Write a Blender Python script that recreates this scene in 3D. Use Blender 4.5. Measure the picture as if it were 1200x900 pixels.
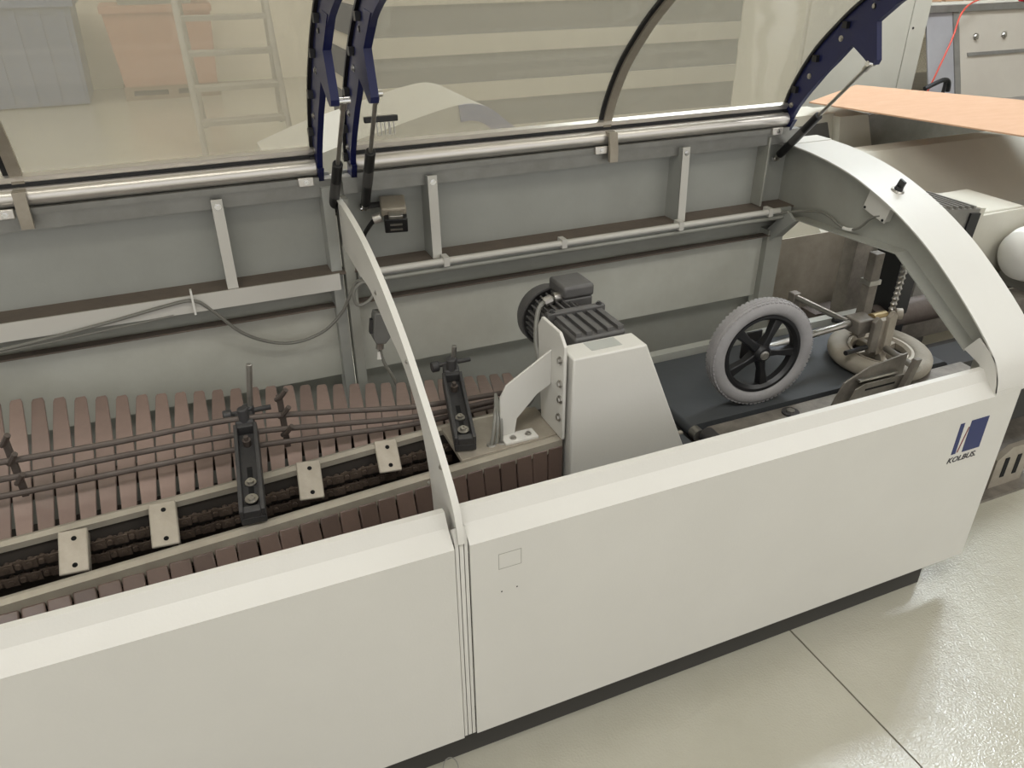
import bpy, bmesh, math, random
from mathutils import Vector, Matrix
random.seed(7)
for o in list(bpy.data.objects): bpy.data.objects.remove(o)
scene = bpy.context.scene
COL = scene.collection
R = math.radians
# ------------------------------------------------------------------ camera, world, exposure
cam_d = bpy.data.cameras.new('camera'); cam = bpy.data.objects.new('camera', cam_d); COL.objects.link(cam)
CX = Vector((0.92055726, -0.39057067, -0.00537371))     # camera right axis in world x,y,z
CY = Vector((-0.19649861, -0.45116082, -0.87054133))    # camera down axis
CZ = Vector((0.3375835, 0.80243907, -0.49206596))       # viewing direction
CP = Vector((-0.3652, -1.1, 1.6875))
m = Matrix((( CX.x, -CY.x, -CZ.x, CP.x), (CX.y, -CY.y, -CZ.y, CP.y), (CX.z, -CY.z, -CZ.z, CP.z), (0, 0, 0, 1)))
cam.matrix_world = m
cam_d.sensor_fit = 'HORIZONTAL'; cam_d.sensor_width = 36.0; cam_d.lens = 915.7 / 1200 * 36.0
cam_d.clip_start = 0.05; cam_d.clip_end = 100
scene.camera = cam
world = bpy.data.worlds.new('world'); scene.world = world; world.use_nodes = True
bg = world.node_tree.nodes['Background']; bg.inputs[0].default_value = (1.0, 0.982, 0.96, 1); bg.inputs[1].default_value = 0.72
vs = scene.view_settings; vs.view_transform = 'Standard'; vs.look = 'None'; vs.gamma = 1.0; vs.use_curve_mapping = False
vs.exposure = 0.49
LAMP_STRENGTH = 8.0

# ------------------------------------------------------------------ materials
MATS = {}
def srgb(c):
    f = lambda v: v / 12.92 if v <= 0.04045 else ((v + 0.055) / 1.055) ** 2.4
    return tuple(f(v / 255) for v in c) + (1,)
def mat(name, col, rough=0.5, metal=0.0, col2=None, scale=8.0, amt=0.5, bump=0.0, bscale=60.0, spec=0.5, stretch=None, emis=None, contrast=None):
    if name in MATS: return MATS[name]
    M = bpy.data.materials.new(name); M.use_nodes = True; nt = M.node_tree; N = nt.nodes; L = nt.links
    p = N['Principled BSDF']; p.inputs['Roughness'].default_value = rough; p.inputs['Metallic'].default_value = metal
    p.inputs['Specular IOR Level'].default_value = spec
    p.inputs['Base Color'].default_value = srgb(col)
    tc = N.new('ShaderNodeTexCoord'); mp = N.new('ShaderNodeMapping'); L.new(tc.outputs['Object'], mp.inputs[0])
    if stretch: mp.inputs['Scale'].default_value = stretch
    if col2:
        n = N.new('ShaderNodeTexNoise'); n.inputs['Scale'].default_value = scale; n.inputs['Detail'].default_value = 6
        n.inputs['Roughness'].default_value = 0.65
        L.new(mp.outputs[0], n.inputs[0])
        cr = N.new('ShaderNodeValToRGB'); lo, hi = contrast or (0.5 - amt * 0.4, 0.5 + amt * 0.4)
        cr.color_ramp.elements[0].position = lo; cr.color_ramp.elements[1].position = hi
        cr.color_ramp.elements[0].color = srgb(col); cr.color_ramp.elements[1].color = srgb(col2)
        L.new(n.outputs[0], cr.inputs[0]); L.new(cr.outputs[0], p.inputs['Base Color'])
    if bump:
        b = N.new('ShaderNodeBump'); b.inputs['Strength'].default_value = bump; b.inputs['Distance'].default_value = 0.004
        n2 = N.new('ShaderNodeTexNoise'); n2.inputs['Scale'].default_value = bscale; n2.inputs['Detail'].default_value = 3
        L.new(mp.outputs[0], n2.inputs[0]); L.new(n2.outputs[0], b.inputs['Height']); L.new(b.outputs[0], p.inputs['Normal'])
    if emis:
        p.inputs['Emission Color'].default_value = emis[0] + (1,); p.inputs['Emission Strength'].default_value = emis[1]
    MATS[name] = M
    return M
paint = mat('cream_grey_paint', (206, 204, 197), 0.42, 0, (198, 196, 189), 3.0, 0.9, 0.05, 180)
paint_top = paint
paint_in = mat('shade_darkened_paint', (168, 170, 165), 0.42, 0, (152, 153, 147), 4.0, 0.8, 0.05, 120)  # housing paint darkened to hold the shade under the hoods
paint_mid = mat('lower_grey_inside_paint', (206, 207, 198), 0.38, 0, (176, 175, 164), 2.6, 0.7, 0.05, 120)
paint_low = mat('dusty_shaded_paint', (165, 167, 160), 0.45, 0, (142, 140, 130), 3.5, 0.8, 0.05, 120)  # dust tone plus painted-in shade of the interior and arch
dust = mat('brown_dust', (112, 101, 91), 0.9, 0, (96, 88, 80), 14, 0.8, 0.3, 90)
blue = mat('dark_blue_paint', (17, 25, 76), 0.38, 0, (14, 20, 64), 6, 0.6)
alu = mat('satin_aluminium', (226, 222, 216), 0.3, 0.75, (212, 208, 203), 30, 0.6, 0.02, 200, stretch=(0.2, 4, 4))
alu_dull = mat('dull_aluminium', (150, 150, 146), 0.45, 0.7, (128, 127, 122), 12, 0.7)
steel = mat('bright_steel', (190, 188, 182), 0.28, 0.9, (150, 146, 140), 20, 0.7)
zinc = mat('galvanised_plate', (172, 164, 151), 0.5, 0.35, (146, 138, 124), 22, 0.8, 0.08, 150)
chrome = mat('chrome', (225, 225, 225), 0.12, 1.0)
rubber = mat('black_rubber', (22, 22, 23), 0.6, 0, (32, 32, 33), 20, 0.6)
black = mat('black_plastic', (18, 18, 20), 0.4, 0, (26, 26, 28), 10, 0.6)
iron = mat('dark_cast_iron', (52, 52, 54), 0.6, 0.3, (70, 68, 66), 30, 0.8, 0.2, 120)
rust = mat('dull_brown_steel', (98, 90, 84), 0.55, 0.35, (78, 68, 62), 20, 0.8, 0.15, 120)
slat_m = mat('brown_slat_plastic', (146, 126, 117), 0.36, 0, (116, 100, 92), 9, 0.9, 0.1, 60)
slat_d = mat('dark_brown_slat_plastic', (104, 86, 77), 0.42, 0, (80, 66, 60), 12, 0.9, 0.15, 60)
rail_m = mat('pale_worn_rail', (176, 170, 156), 0.4, 0.25, (140, 132, 120), 10, 0.8, 0.06, 90)
chain_m = mat('oily_chain', (82, 71, 63), 0.42, 0.4, (112, 99, 88), 40, 0.8, 0.3, 150)
pan_m = mat('dirty_dark_pan', (60, 54, 48), 0.8, 0, (44, 40, 36), 8, 0.8)
motor_m = mat('grey_motor_enamel', (92, 91, 90), 0.5, 0.1, (74, 72, 70), 18, 0.8, 0.1, 100)
belt_m = mat('grey_green_belt', (68, 70, 72), 0.6, 0, (54, 57, 59), 5, 0.9, 0.12, 40)
tyre_m = mat('grey_tyre_rubber', (148, 146, 146), 0.75, 0, (134, 132, 132), 24, 0.7, 0.15, 200)
tyre_b = mat('beige_tyre_rubber', (158, 151, 138), 0.75, 0, (134, 127, 114), 14, 0.8, 0.2, 120)
worn_m = mat('worn_bare_metal', (150, 144, 134), 0.5, 0.4, (88, 82, 76), 18, 0.9, 0.15, 80)
cable_m = mat('grey_cable', (120, 119, 112), 0.5)
plug_m = mat('grey_plug_housing', (112, 112, 108), 0.5, 0, (92, 91, 88), 20, 0.7)
white_p = mat('white_label', (225, 224, 218), 0.5)
card_m = mat('cardboard', (188, 152, 124), 0.8, 0, (176, 140, 110), 6, 0.8, 0.05, 100, stretch=(1, 4, 1))
emblem_blue = mat('emblem_blue_print', (18, 34, 88), 0.4)
emblem_black = mat('emblem_dark_print', (26, 26, 34), 0.4)
emblem_red = mat('emblem_red_print', (110, 24, 30), 0.4)
grey_line = mat('faint_grey_line', (150, 149, 140), 0.6)
hole_m = mat('dark_hole', (12, 12, 12), 0.9)
red_m = mat('red_hose', (196, 78, 62), 0.5)
lamp_m = mat('lamp_diffuser', (245, 245, 245), 0.5, emis=((1.0, 0.985, 0.96), LAMP_STRENGTH))
lamp_cool = mat('cool_lamp_diffuser', (245, 245, 245), 0.5, emis=((0.84, 0.92, 1.0), LAMP_STRENGTH * 2.6))

def pane_material(name, haze, col, streak):
    M = bpy.data.materials.new(name); M.use_nodes = True; nt = M.node_tree; N = nt.nodes; L = nt.links
    for n in list(N): N.remove(n)
    out = N.new('ShaderNodeOutputMaterial')
    tr = N.new('ShaderNodeBsdfTransparent'); tr.inputs[0].default_value = (0.93, 0.92, 0.88, 1)
    df = N.new('ShaderNodeBsdfDiffuse'); df.inputs[0].default_value = srgb(col)
    tl = N.new('ShaderNodeBsdfTranslucent'); tl.inputs[0].default_value = srgb(col)
    mx = N.new('ShaderNodeMixShader'); mx.inputs[0].default_value = 0.5
    L.new(df.outputs[0], mx.inputs[1]); L.new(tl.outputs[0], mx.inputs[2])
    gl = N.new('ShaderNodeBsdfGlossy'); gl.inputs['Roughness'].default_value = 0.08
    lw = N.new('ShaderNodeLayerWeight'); lw.inputs[0].default_value = 0.5
    pw = N.new('ShaderNodeMath'); pw.operation = 'POWER'; pw.inputs[1].default_value = 4.0; L.new(lw.outputs['Facing'], pw.inputs[0])
    fr = N.new('ShaderNodeMapRange'); fr.inputs[3].default_value = 0.03; fr.inputs[4].default_value = 0.6; L.new(pw.outputs[0], fr.inputs[0])
    tc = N.new('ShaderNodeTexCoord'); mp = N.new('ShaderNodeMapping'); mp.inputs['Scale'].default_value = (1.5, 4, 4) if streak else (3, 3, 3)
    no = N.new('ShaderNodeTexNoise'); no.inputs['Scale'].default_value = 3; no.inputs['Detail'].default_value = 5
    L.new(tc.outputs['Object'], mp.inputs[0]); L.new(mp.outputs[0], no.inputs[0])
    mr = N.new('ShaderNodeMapRange'); mr.inputs[3].default_value = haze - 0.012; mr.inputs[4].default_value = haze + 0.012
    mr.inputs[1].default_value = 0.3; mr.inputs[2].default_value = 0.7
    L.new(no.outputs[0], mr.inputs[0])
    m1 = N.new('ShaderNodeMixShader'); L.new(mr.outputs[0], m1.inputs[0]); L.new(tr.outputs[0], m1.inputs[1]); L.new(mx.outputs[0], m1.inputs[2])
    m2 = N.new('ShaderNodeMixShader'); L.new(fr.outputs[0], m2.inputs[0]); L.new(m1.outputs[0], m2.inputs[1]); L.new(gl.outputs[0], m2.inputs[2])
    L.new(m2.outputs[0], out.inputs[0])
    return M
pane_m = pane_material('hazy_acrylic', 0.30, (205, 200, 186), False)
pane_far = pane_material('far_acrylic', 0.5, (180, 174, 164), False)

# ------------------------------------------------------------------ geometry helpers
def vary(M, lo, hi):      # each copy a little lighter or darker, like parts of different wear
    nt = M.node_tree; N = nt.nodes; L = nt.links; p = N['Principled BSDF']; src = p.inputs['Base Color'].links[0].from_socket
    oi = N.new('ShaderNodeObjectInfo'); mr = N.new('ShaderNodeMapRange'); mr.inputs[3].default_value = lo; mr.inputs[4].default_value = hi
    hs = N.new('ShaderNodeHueSaturation'); L.new(oi.outputs['Random'], mr.inputs[0]); L.new(mr.outputs[0], hs.inputs['Value'])
    L.new(src, hs.inputs['Color']); L.new(hs.outputs[0], p.inputs['Base Color'])
vary(slat_m, 0.8, 1.15); vary(slat_d, 0.8, 1.15)
class G:
    def __init__(s): s.bm = bmesh.new()
    def _add(s, vs, fs, M=None):
        v = [s.bm.verts.new((M @ Vector(p)) if M else p) for p in vs]
        for f in fs:
            try: s.bm.faces.new([v[i] for i in f])
            except ValueError: pass
        return s
    def box(s, x0, x1, y0, y1, z0, z1, M=None):
        vs = [(x, y, z) for x in (x0, x1) for y in (y0, y1) for z in (z0, z1)]
        return s._add(vs, [(0, 1, 3, 2), (4, 6, 7, 5), (0, 4, 5, 1), (2, 3, 7, 6), (0, 2, 6, 4), (1, 5, 7, 3)], M)
    def prism(s, poly, axis, a, b, M=None):
        def P(p, t): return {'x': (t, p[0], p[1]), 'y': (p[0], t, p[1]), 'z': (p[0], p[1], t)}[axis]
        n = len(poly); vs = [P(p, a) for p in poly] + [P(p, b) for p in poly]
        fs = [tuple(range(n)), tuple(range(2 * n - 1, n - 1, -1))] + [(i, i + n, (i + 1) % n + n, (i + 1) % n) for i in range(n)]
        return s._add(vs, fs, M)
    def band(s, outer, inner, axis, a, b):      # closed strip between two open profiles of equal count
        n = len(outer)
        def P(p, t): return {'x': (t, p[0], p[1]), 'y': (p[0], t, p[1]), 'z': (p[0], p[1], t)}[axis]
        vs = [P(p, t) for p in outer for t in (a, b)] + [P(p, t) for p in inner for t in (a, b)]
        O = lambda i, k: 2 * i + k
        I = lambda i, k: 2 * n + 2 * i + k
        fs = [(O(0, 0), O(0, 1), I(0, 1), I(0, 0)), (O(n - 1, 0), O(n - 1, 1), I(n - 1, 1), I(n - 1, 0))]
        for i in range(n - 1):
            fs += [(O(i, 0), O(i + 1, 0), O(i + 1, 1), O(i, 1)), (I(i, 0), I(i + 1, 0), I(i + 1, 1), I(i, 1)),
                   (O(i, 0), O(i + 1, 0), I(i + 1, 0), I(i, 0)), (O(i, 1), O(i + 1, 1), I(i + 1, 1), I(i, 1))]
        return s._add(vs, fs)
    def tube(s, pts, r, seg=10, caps=True, rs=None):
        pts = [Vector(p) for p in pts]; n = len(pts); rings = []
        up = None
        for i, p in enumerate(pts):
            t = (pts[min(i + 1, n - 1)] - pts[max(i - 1, 0)]).normalized()
            if up is None:
                up = Vector((0, 0, 1)) if abs(t.z) < 0.9 else Vector((0, 1, 0))
            a = t.cross(up).normalized(); b = a.cross(t).normalized(); up = b
            rr = rs[i] if rs else r
            rings.append([s.bm.verts.new(p + a * rr * math.cos(2 * math.pi * k / seg) + b * rr * math.sin(2 * math.pi * k / seg)) for k in range(seg)])
        for i in range(n - 1):
            for k in range(seg):
                s.bm.faces.new([rings[i][k], rings[i][(k + 1) % seg], rings[i + 1][(k + 1) % seg], rings[i + 1][k]])
        if caps: s.bm.faces.new(rings[0][::-1]); s.bm.faces.new(rings[-1])
        return s
    def cyl(s, p0, p1, r, seg=16, r1=None): return s.tube([p0, p1], r, seg, True, [r, r if r1 is None else r1])
    def lathe(s, prof, M, seg=32, closed=False):     # prof: (radius, height) about local z, then M
        rings = []
        for (r, h) in prof:
            rings.append([s.bm.verts.new(M @ Vector((r * math.cos(2 * math.pi * k / seg), r * math.sin(2 * math.pi * k / seg), h))) for k in range(seg)])
        n = len(prof)
        for i in range(n if closed else n - 1):
            A, B = rings[i], rings[(i + 1) % n]
            for k in range(seg): s.bm.faces.new([A[k], A[(k + 1) % seg], B[(k + 1) % seg], B[k]])
        if not closed:
            if prof[0][0] > 1e-5: s.bm.faces.new(rings[0][::-1])
            if prof[-1][0] > 1e-5: s.bm.faces.new(rings[-1])
        bmesh.ops.remove_doubles(s.bm, verts=s.bm.verts, dist=1e-7)
        return s
    def sweep(s, path, prof):      # path: (x,y,z) points running mostly along x; prof: closed list of (dy,dz)
        rings = [[s.bm.verts.new((p[0], p[1] + d[0], p[2] + d[1])) for d in prof] for p in path]
        k = len(prof)
        for i in range(len(path) - 1):
            for j in range(k): s.bm.faces.new([rings[i][j], rings[i][(j + 1) % k], rings[i + 1][(j + 1) % k], rings[i + 1][j]])
        s.bm.faces.new(rings[0]); s.bm.faces.new(rings[-1][::-1])
        return s
def mesh(name, g, material, smooth=True, ang=32):
    me = bpy.data.meshes.new(name)
    bmesh.ops.recalc_face_normals(g.bm, faces=g.bm.faces)
    g.bm.to_mesh(me); g.bm.free(); me.materials.append(material)
    if smooth:
        for p in me.polygons: p.use_smooth = True
        me.set_sharp_from_angle(angle=R(ang))
    return me
def wloc(o):
    v = Vector((0, 0, 0))
    while o: v += o.location; o = o.parent
    return v
def part(name, g, material, parent, label=None, bev=0.0, kind=None, split=1, ang=32):
    w = wloc(parent)
    if w.length > 0: bmesh.ops.translate(g.bm, vec=-w, verts=g.bm.verts)
    if split > 1:        # equal pieces, one object each
        g.bm.verts.ensure_lookup_table(); g.bm.verts.index_update(); g.bm.faces.index_update(); last = None; seen = set(); comps = []
        for v in g.bm.verts:
            if v.index in seen: continue
            st = [v]; seen.add(v.index); vs_ = []
            while st:
                q = st.pop(); vs_.append(q)
                for e in q.link_edges:
                    w2 = e.other_vert(q)
                    if w2.index not in seen: seen.add(w2.index); st.append(w2)
            comps.append(vs_)
        per = max(1, len(comps) // split)
        for k in range(0, len(comps), per):
            vv = [v for c in comps[k:k + per] for v in c]; ix = {v.index: n for n, v in enumerate(vv)}
            fs = {f.index: f for v in vv for f in v.link_faces}
            h = G(); h._add([v.co.copy() for v in vv], [[ix[v.index] for v in f.verts] for f in fs.values()])
            last = bpy.data.objects.new(name, mesh(name, h, material)); COL.objects.link(last); last.parent = parent
            if bev: bevel(last, bev)
        return last
    o = bpy.data.objects.new(name, mesh(name, g, material, True, ang)); COL.objects.link(o); o.parent = parent
    if label: o['label'] = label
    if kind: o['kind'] = kind
    if bev: bevel(o, bev)
    return o
def bevel(o, w, seg=2):
    b = o.modifiers.new('bevel', 'BEVEL'); b.width = w; b.segments = seg; b.limit_method = 'ANGLE'; b.angle_limit = R(40)
def thing(name, label, cat, loc=(0, 0, 0), group=None, kind=None):
    o = bpy.data.objects.new(name, None); COL.objects.link(o); o.location = loc; o.empty_display_size = 0.05
    if kind: o['kind'] = kind
    else: o['label'] = label; o['category'] = cat
    if group: o['group'] = group
    return o
def solo(name, g, material, label, cat, loc=(0, 0, 0), group=None, bev=0.0, kind=None):
    bmesh.ops.translate(g.bm, vec=-Vector(loc), verts=g.bm.verts)
    o = bpy.data.objects.new(name, mesh(name, g, material)); COL.objects.link(o); o.location = loc
    if kind: o['kind'] = kind
    if label: o['label'] = label; o['category'] = cat
    if group: o['group'] = group
    if bev: bevel(o, bev)
    return o
def lerp(t, pts):
    if t <= pts[0][0]: a, b = pts[0], pts[1]
    elif t >= pts[-1][0]: a, b = pts[-2], pts[-1]
    else:
        for a, b in zip(pts, pts[1:]):
            if a[0] <= t <= b[0]: break
    k = (t - a[0]) / (b[0] - a[0]); return a[1] + (b[1] - a[1]) * k
def spline(pts, n=8):
    P = [Vector(p) for p in pts]; P = [2 * P[0] - P[1]] + P + [2 * P[-1] - P[-2]]; out = []
    for i in range(1, len(P) - 2):
        p0, p1, p2, p3 = P[i - 1:i + 3]
        for k in range(n):
            t = k / n
            out.append(0.5 * ((2 * p1) + (p2 - p0) * t + (2 * p0 - 5 * p1 + 4 * p2 - p3) * t * t + (3 * p1 - p0 - 3 * p2 + p3) * t ** 3))
    out.append(P[-2]); return out
def sp2(pts, n=6): return [(v.x, v.y) for v in spline([(p[0], p[1], 0) for p in pts], n)]
def offset(prof, d):
    out = []
    for i, p in enumerate(prof):
        a = Vector(prof[max(i - 1, 0)]); b = Vector(prof[min(i + 1, len(prof) - 1)]); t = (b - a).normalized()
        out.append((p[0] + t.y * d, p[1] - t.x * d))
    return out
def bolt(g, p, axis, r=0.006, h=0.004):
    p = Vector(p); a = Vector(axis).normalized()
    g.cyl(p, p + a * h * 0.4, r * 1.35, 12); g.cyl(p + a * h * 0.4, p + a * h, r * 0.85, 6)

# ------------------------------------------------------------------ the room
floor_m = mat('grey_green_floor_paint', (182, 179, 165), 0.11, 0, (166, 163, 147), 2.2, 0.9, 0.0, spec=0.8)
def floor_nodes():
    nt = floor_m.node_tree; N = nt.nodes; L = nt.links; p = N['Principled BSDF']
    tc = N.new('ShaderNodeTexCoord')
    n = N.new('ShaderNodeTexNoise'); n.inputs['Scale'].default_value = 170; n.inputs['Detail'].default_value = 2
    n2 = N.new('ShaderNodeTexNoise'); n2.inputs['Scale'].default_value = 22; n2.inputs['Detail'].default_value = 3
    L.new(tc.outputs['Object'], n.inputs[0]); L.new(tc.outputs['Object'], n2.inputs[0])
    a = N.new('ShaderNodeMath'); a.operation = 'ADD'; L.new(n.outputs[0], a.inputs[0]); L.new(n2.outputs[0], a.inputs[1])
    b = N.new('ShaderNodeBump'); b.inputs['Strength'].default_value = 0.42; b.inputs['Distance'].default_value = 0.003
    L.new(a.outputs[0], b.inputs['Height']); L.new(b.outputs[0], p.inputs['Normal'])
floor_nodes()
fl = thing('floor', None, None, (0, 0, 0), kind='structure')
part('slab', G().box(-9, 0.9575, -7, 12, -0.12, 0), floor_m, fl)
part('slab', G().box(0.9625, 14, -7, 12, -0.12, 0), floor_m, fl)
part('joint_filler', G().box(0.957, 0.963, -7, 12, -0.12, -0.004), mat('joint_filler', (92, 84, 70), 0.8), fl)
wall_m = mat('off_white_wall', (226, 218, 200), 0.8, 0, (216, 208, 190), 1.2, 0.8)
solo('wall_back', G().box(-9, 14, 11.25, 11.45, 0, 5.2), wall_m, None, None, (0, 11.25, 0), kind='structure')
solo('wall_right', G().box(13.8, 14, -7, 11.25, 0, 5.2), wall_m, None, None, (13.8, 2, 0), kind='structure')
ceil_m = mat('ceiling_white', (222, 220, 212), 0.9, 0, (214, 212, 204), 1, 0.8)
solo('ceiling', G().box(-9, 14, -7, 11.45, 5.2, 5.35), ceil_m, None, None, (0, 2, 5.2), kind='structure')
def luminaire(x, y, lx, ly, lab, lm=lamp_m):
    t = thing('ceiling_lamp', lab, 'lamp', (x, y, 4.6))
    part('lamp_housing', G().box(x - lx / 2 - .04, x + lx / 2 + .04, y - ly / 2 - .04, y + ly / 2 + .04, 4.62, 4.72), paint, t)
    part('diffuser', G().box(x - lx / 2, x + lx / 2, y - ly / 2, y + ly / 2, 4.6, 4.62), lm, t)
    g = G()
    for s in (-1, 1): g.cyl((x + s * lx * .35, y, 4.72), (x + s * lx * .35, y, 5.2), .006, 6)
    part('hanger', g, steel, t, split=2)
luminaire(3.85, 2.1, 2.5, 0.9, 'bright ceiling lamp whose glare shows on the floor beside the machine', lamp_cool)
luminaire(-1.0, -1.6, 3.0, 0.9, 'ceiling lamp hanging above the near front panel')
luminaire(3.6, -2.4, 3.0, 0.9, 'ceiling lamp hanging in front of the right end of the machine')
luminaire(-3.5, 2.6, 3.0, 0.9, 'ceiling lamp hanging behind the left hood')
luminaire(-1.5, 7.6, 3.0, 0.9, 'added unseen ceiling lamp hanging near the far wall above the ladder')  # this and the following lamps added, unseen, to brighten the room behind
luminaire(-5.0, 9.0, 3.0, 0.9, 'added unseen ceiling lamp hanging near the far wall above the blue bin')
luminaire(1.6, 4.6, 3.0, 0.9, 'added unseen ceiling lamp hanging above the domed rear machine cover')
luminaire(5.0, 7.6, 3.0, 0.9, 'added unseen ceiling lamp hanging near the far wall above the banded rack')

# ------------------------------------------------------------------ machine housing
XL = -1.75
H = thing('machine_housing', 'long cream grey machine housing with open top, front panels and arched end', 'machine', (0, 0.5, 0))
PF = [(0, 0.12), (0, 0.675), (0.034, 0.7035), (0.052, 0.7285), (0.066, 0.7285), (0.066, 0.60), (0.062, 0.60), (0.062, 0.7245), (0.054, 0.7245), (0.037, 0.701), (0.006, 0.6735), (0.006, 0.126), (0.03, 0.126), (0.03, 0.12)]
part('front_panel', G().prism(PF, 'x', XL, -0.024), paint, H, ang=8)
fp = part('front_panel', G().prism(PF, 'x', 0.007, 1.525), paint, H, 'front panel with a blue emblem at its right end', ang=8)
seam = mat('dark_seam_rubber', (48, 46, 44), 0.7)  # dark strip showing between the joint strips
for a, b, mm in ((-0.0215, -0.0145, paint), (-0.0125, -0.0045, paint), (-0.0025, 0.0045, paint)):
    part('joint_strip', G().prism([(0.004, 0.12), (0.004, 0.676), (0.014, 0.715), (0.03, 0.70), (0.03, 0.12)], 'x', a, b), mm, H)
part('joint_seal', G().prism([(0.012, 0.12), (0.012, 0.68), (0.03, 0.68), (0.03, 0.12)], 'x', -0.024, 0.007), seam, H)
# arch profile shared by the dividing rib and the end
ARC = sp2([(0.0, 0.684), (0.008, 0.72), (0.035, 0.768), (0.123, 0.846), (0.233, 0.926), (0.322, 0.981), (0.437, 1.036), (0.569, 1.082), (0.678, 1.106), (0.79, 1.12), (0.89, 1.125)], 4)
rib_out = ARC
RIN = sp2([(0.165, 0.55), (0.17, 0.635), (0.183, 0.726), (0.232, 0.834), (0.325, 0.908), (0.449, 0.943), (0.586, 0.983), (0.70, 0.985)], 5)
rb = G().prism([(0.03, 0.60), (0.004, 0.676)] + ARC + [(0.89, 1.0)] + RIN[::-1], 'x', -0.012, -0.005)
rib = part('dividing_rib', rb, paint, H, 'thin curved plate dividing the two bays')
part('rib_edge', G().band(ARC, offset(ARC, 0.0035), 'x', -0.0155, -0.012), paint, rib)
part('rib_edge', G().band(ARC, offset(ARC, 0.0035), 'x', -0.005, -0.0015), paint, rib)
g = G()
for p in ((0.19, 0.70), (0.10, 0.80), (0.30, 0.935), (0.53, 1.0)): bolt(g, (-0.012, p[0], p[1]), (-1, 0, 0), 0.004, 0.003)
part('rivet', g, steel, rib, split=4)
# back wall
YB = 0.95
for a, b in ((XL, -0.012), (0.012, 1.48)):
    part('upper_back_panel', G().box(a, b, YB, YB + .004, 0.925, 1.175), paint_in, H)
    part('shelf', G().box(a, b, 0.872, YB, 0.922, 0.927), dust, H, 'ledge covered with brown dust')
    part('lower_back_panel', G().box(a, b, 0.925, 0.929, 0.60, 0.82), paint_mid, H)
    part('panel_lip', G().box(a, b, 0.898, 0.929, 0.82, 0.824), dust, H)
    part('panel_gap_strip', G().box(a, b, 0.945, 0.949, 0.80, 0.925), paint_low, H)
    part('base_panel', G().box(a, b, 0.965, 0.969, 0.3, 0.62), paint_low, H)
    part('top_rail', G().box(a, b, 0.906, YB, 1.150, 1.168).box(a, b, 0.906, 0.911, 1.125, 1.150), alu_dull, H)
part('shelf_face', G().prism([(0.868, 0.882), (0.868, 0.927), (0.873, 0.927), (0.873, 0.882)], 'x', XL, -0.03), paint, H)
g = G().box(0.02, 1.46, 0.862, 0.873, 0.905, 0.927)
part('shelf_face', g, paint_in, H)
# conduit pipes under the right shelf
part('conduit_pipe', G().cyl((0.02, 0.85, 0.925), (1.40, 0.85, 0.925), 0.009, 12), paint, H, 'pale pipe along the ledge')
part('conduit_pipe', G().cyl((0.02, 0.858, 0.900), (1.46, 0.858, 0.900), 0.007, 12), paint_low, H)
g = G()
for x in (0.26, 0.62, 1.02, 1.36): g.box(x - .008, x + .008, 0.84, 0.873, 0.912, 0.938)
part('pipe_clip', g, paint, H, split=4)
# three gussets
for x, dy in ((-0.282, 0.0), (0.262, 0.0), (1.058, 0.0)):
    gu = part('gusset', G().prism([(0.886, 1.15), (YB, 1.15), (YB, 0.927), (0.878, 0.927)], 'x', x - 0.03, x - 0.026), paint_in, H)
    part('gusset_flange', G().prism([(0.886, 1.152), (0.889, 1.152), (0.879, 0.92), (0.875, 0.92)], 'x', x - .03, x - 0.004), paint, gu)
    g = G(); bolt(g, (x - .016, 0.886, 1.135), (0, -1, 0), 0.006, 0.005); part('screw', g, chrome, gu)
# vertical posts at the divider
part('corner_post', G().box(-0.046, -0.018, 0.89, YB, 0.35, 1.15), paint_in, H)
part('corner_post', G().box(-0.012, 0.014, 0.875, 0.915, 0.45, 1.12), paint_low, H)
# end arch
AX0, AX1, PX = 1.432, 1.60, 1.478
part('arch_cover', G().band(ARC, offset(ARC, 0.004), 'x', AX0, AX1), paint, H, 'broad curved top strip of the end arch')
part('arch_foot', G().prism([(0.0, 0.6755), (0.0, 0.684), (0.008, 0.72), (0.035, 0.768), (0.09, 0.80), (0.12, 0.755), (0.068, 0.735), (0.05, 0.6955)], 'x', AX0, AX0 + .004)
     .prism([(0.0, 0.6755), (0.0, 0.69), (0.004, 0.69), (0.004, 0.6755)], 'x', AX0 + .004, AX1), paint, H)
OPEN = [(0.118, 0.752), (0.40, 0.925), (0.60, 0.915), (0.82, 0.905), (0.925, 0.79)]
top = offset(ARC, 0.004)
up = [(a if i else (0.02, 0.70)) for i, a in enumerate(top)]
pl_poly = [(0.01, 0.60)] + top[1:] + [(YB, 1.12), (YB, 0.60), (0.925, 0.60)] + OPEN[::-1] + [(0.118, 0.60)]
g = G().prism(pl_poly, 'x', PX, PX + 0.004)
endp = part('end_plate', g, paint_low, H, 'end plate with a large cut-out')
FL = [(0.118, 0.60), (0.118, 0.752), (0.40, 0.925), (0.60, 0.915), (0.82, 0.905), (0.925, 0.79), (0.925, 0.60)]
part('opening_flange', G().band(FL[1:], offset(FL[1:], 0.004), 'x', PX - 0.045, PX), paint_low, endp)
part('diagonal_brace', G().prism([(0.80, 0.90), (0.84, 0.925), (0.955, 0.80), (0.955, 0.75), (0.925, 0.78)], 'x', PX - .055, PX - .045), paint_in, endp)
part('arch_cover_end', G().box(AX0, AX1, 0.885, 0.955, 1.115, 1.127), paint, H)
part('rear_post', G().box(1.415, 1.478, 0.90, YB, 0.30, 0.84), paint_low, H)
part('rear_corner_post', G().box(1.36, 1.366, 0.90, YB, 0.93, 1.15), paint_low, H)
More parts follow.
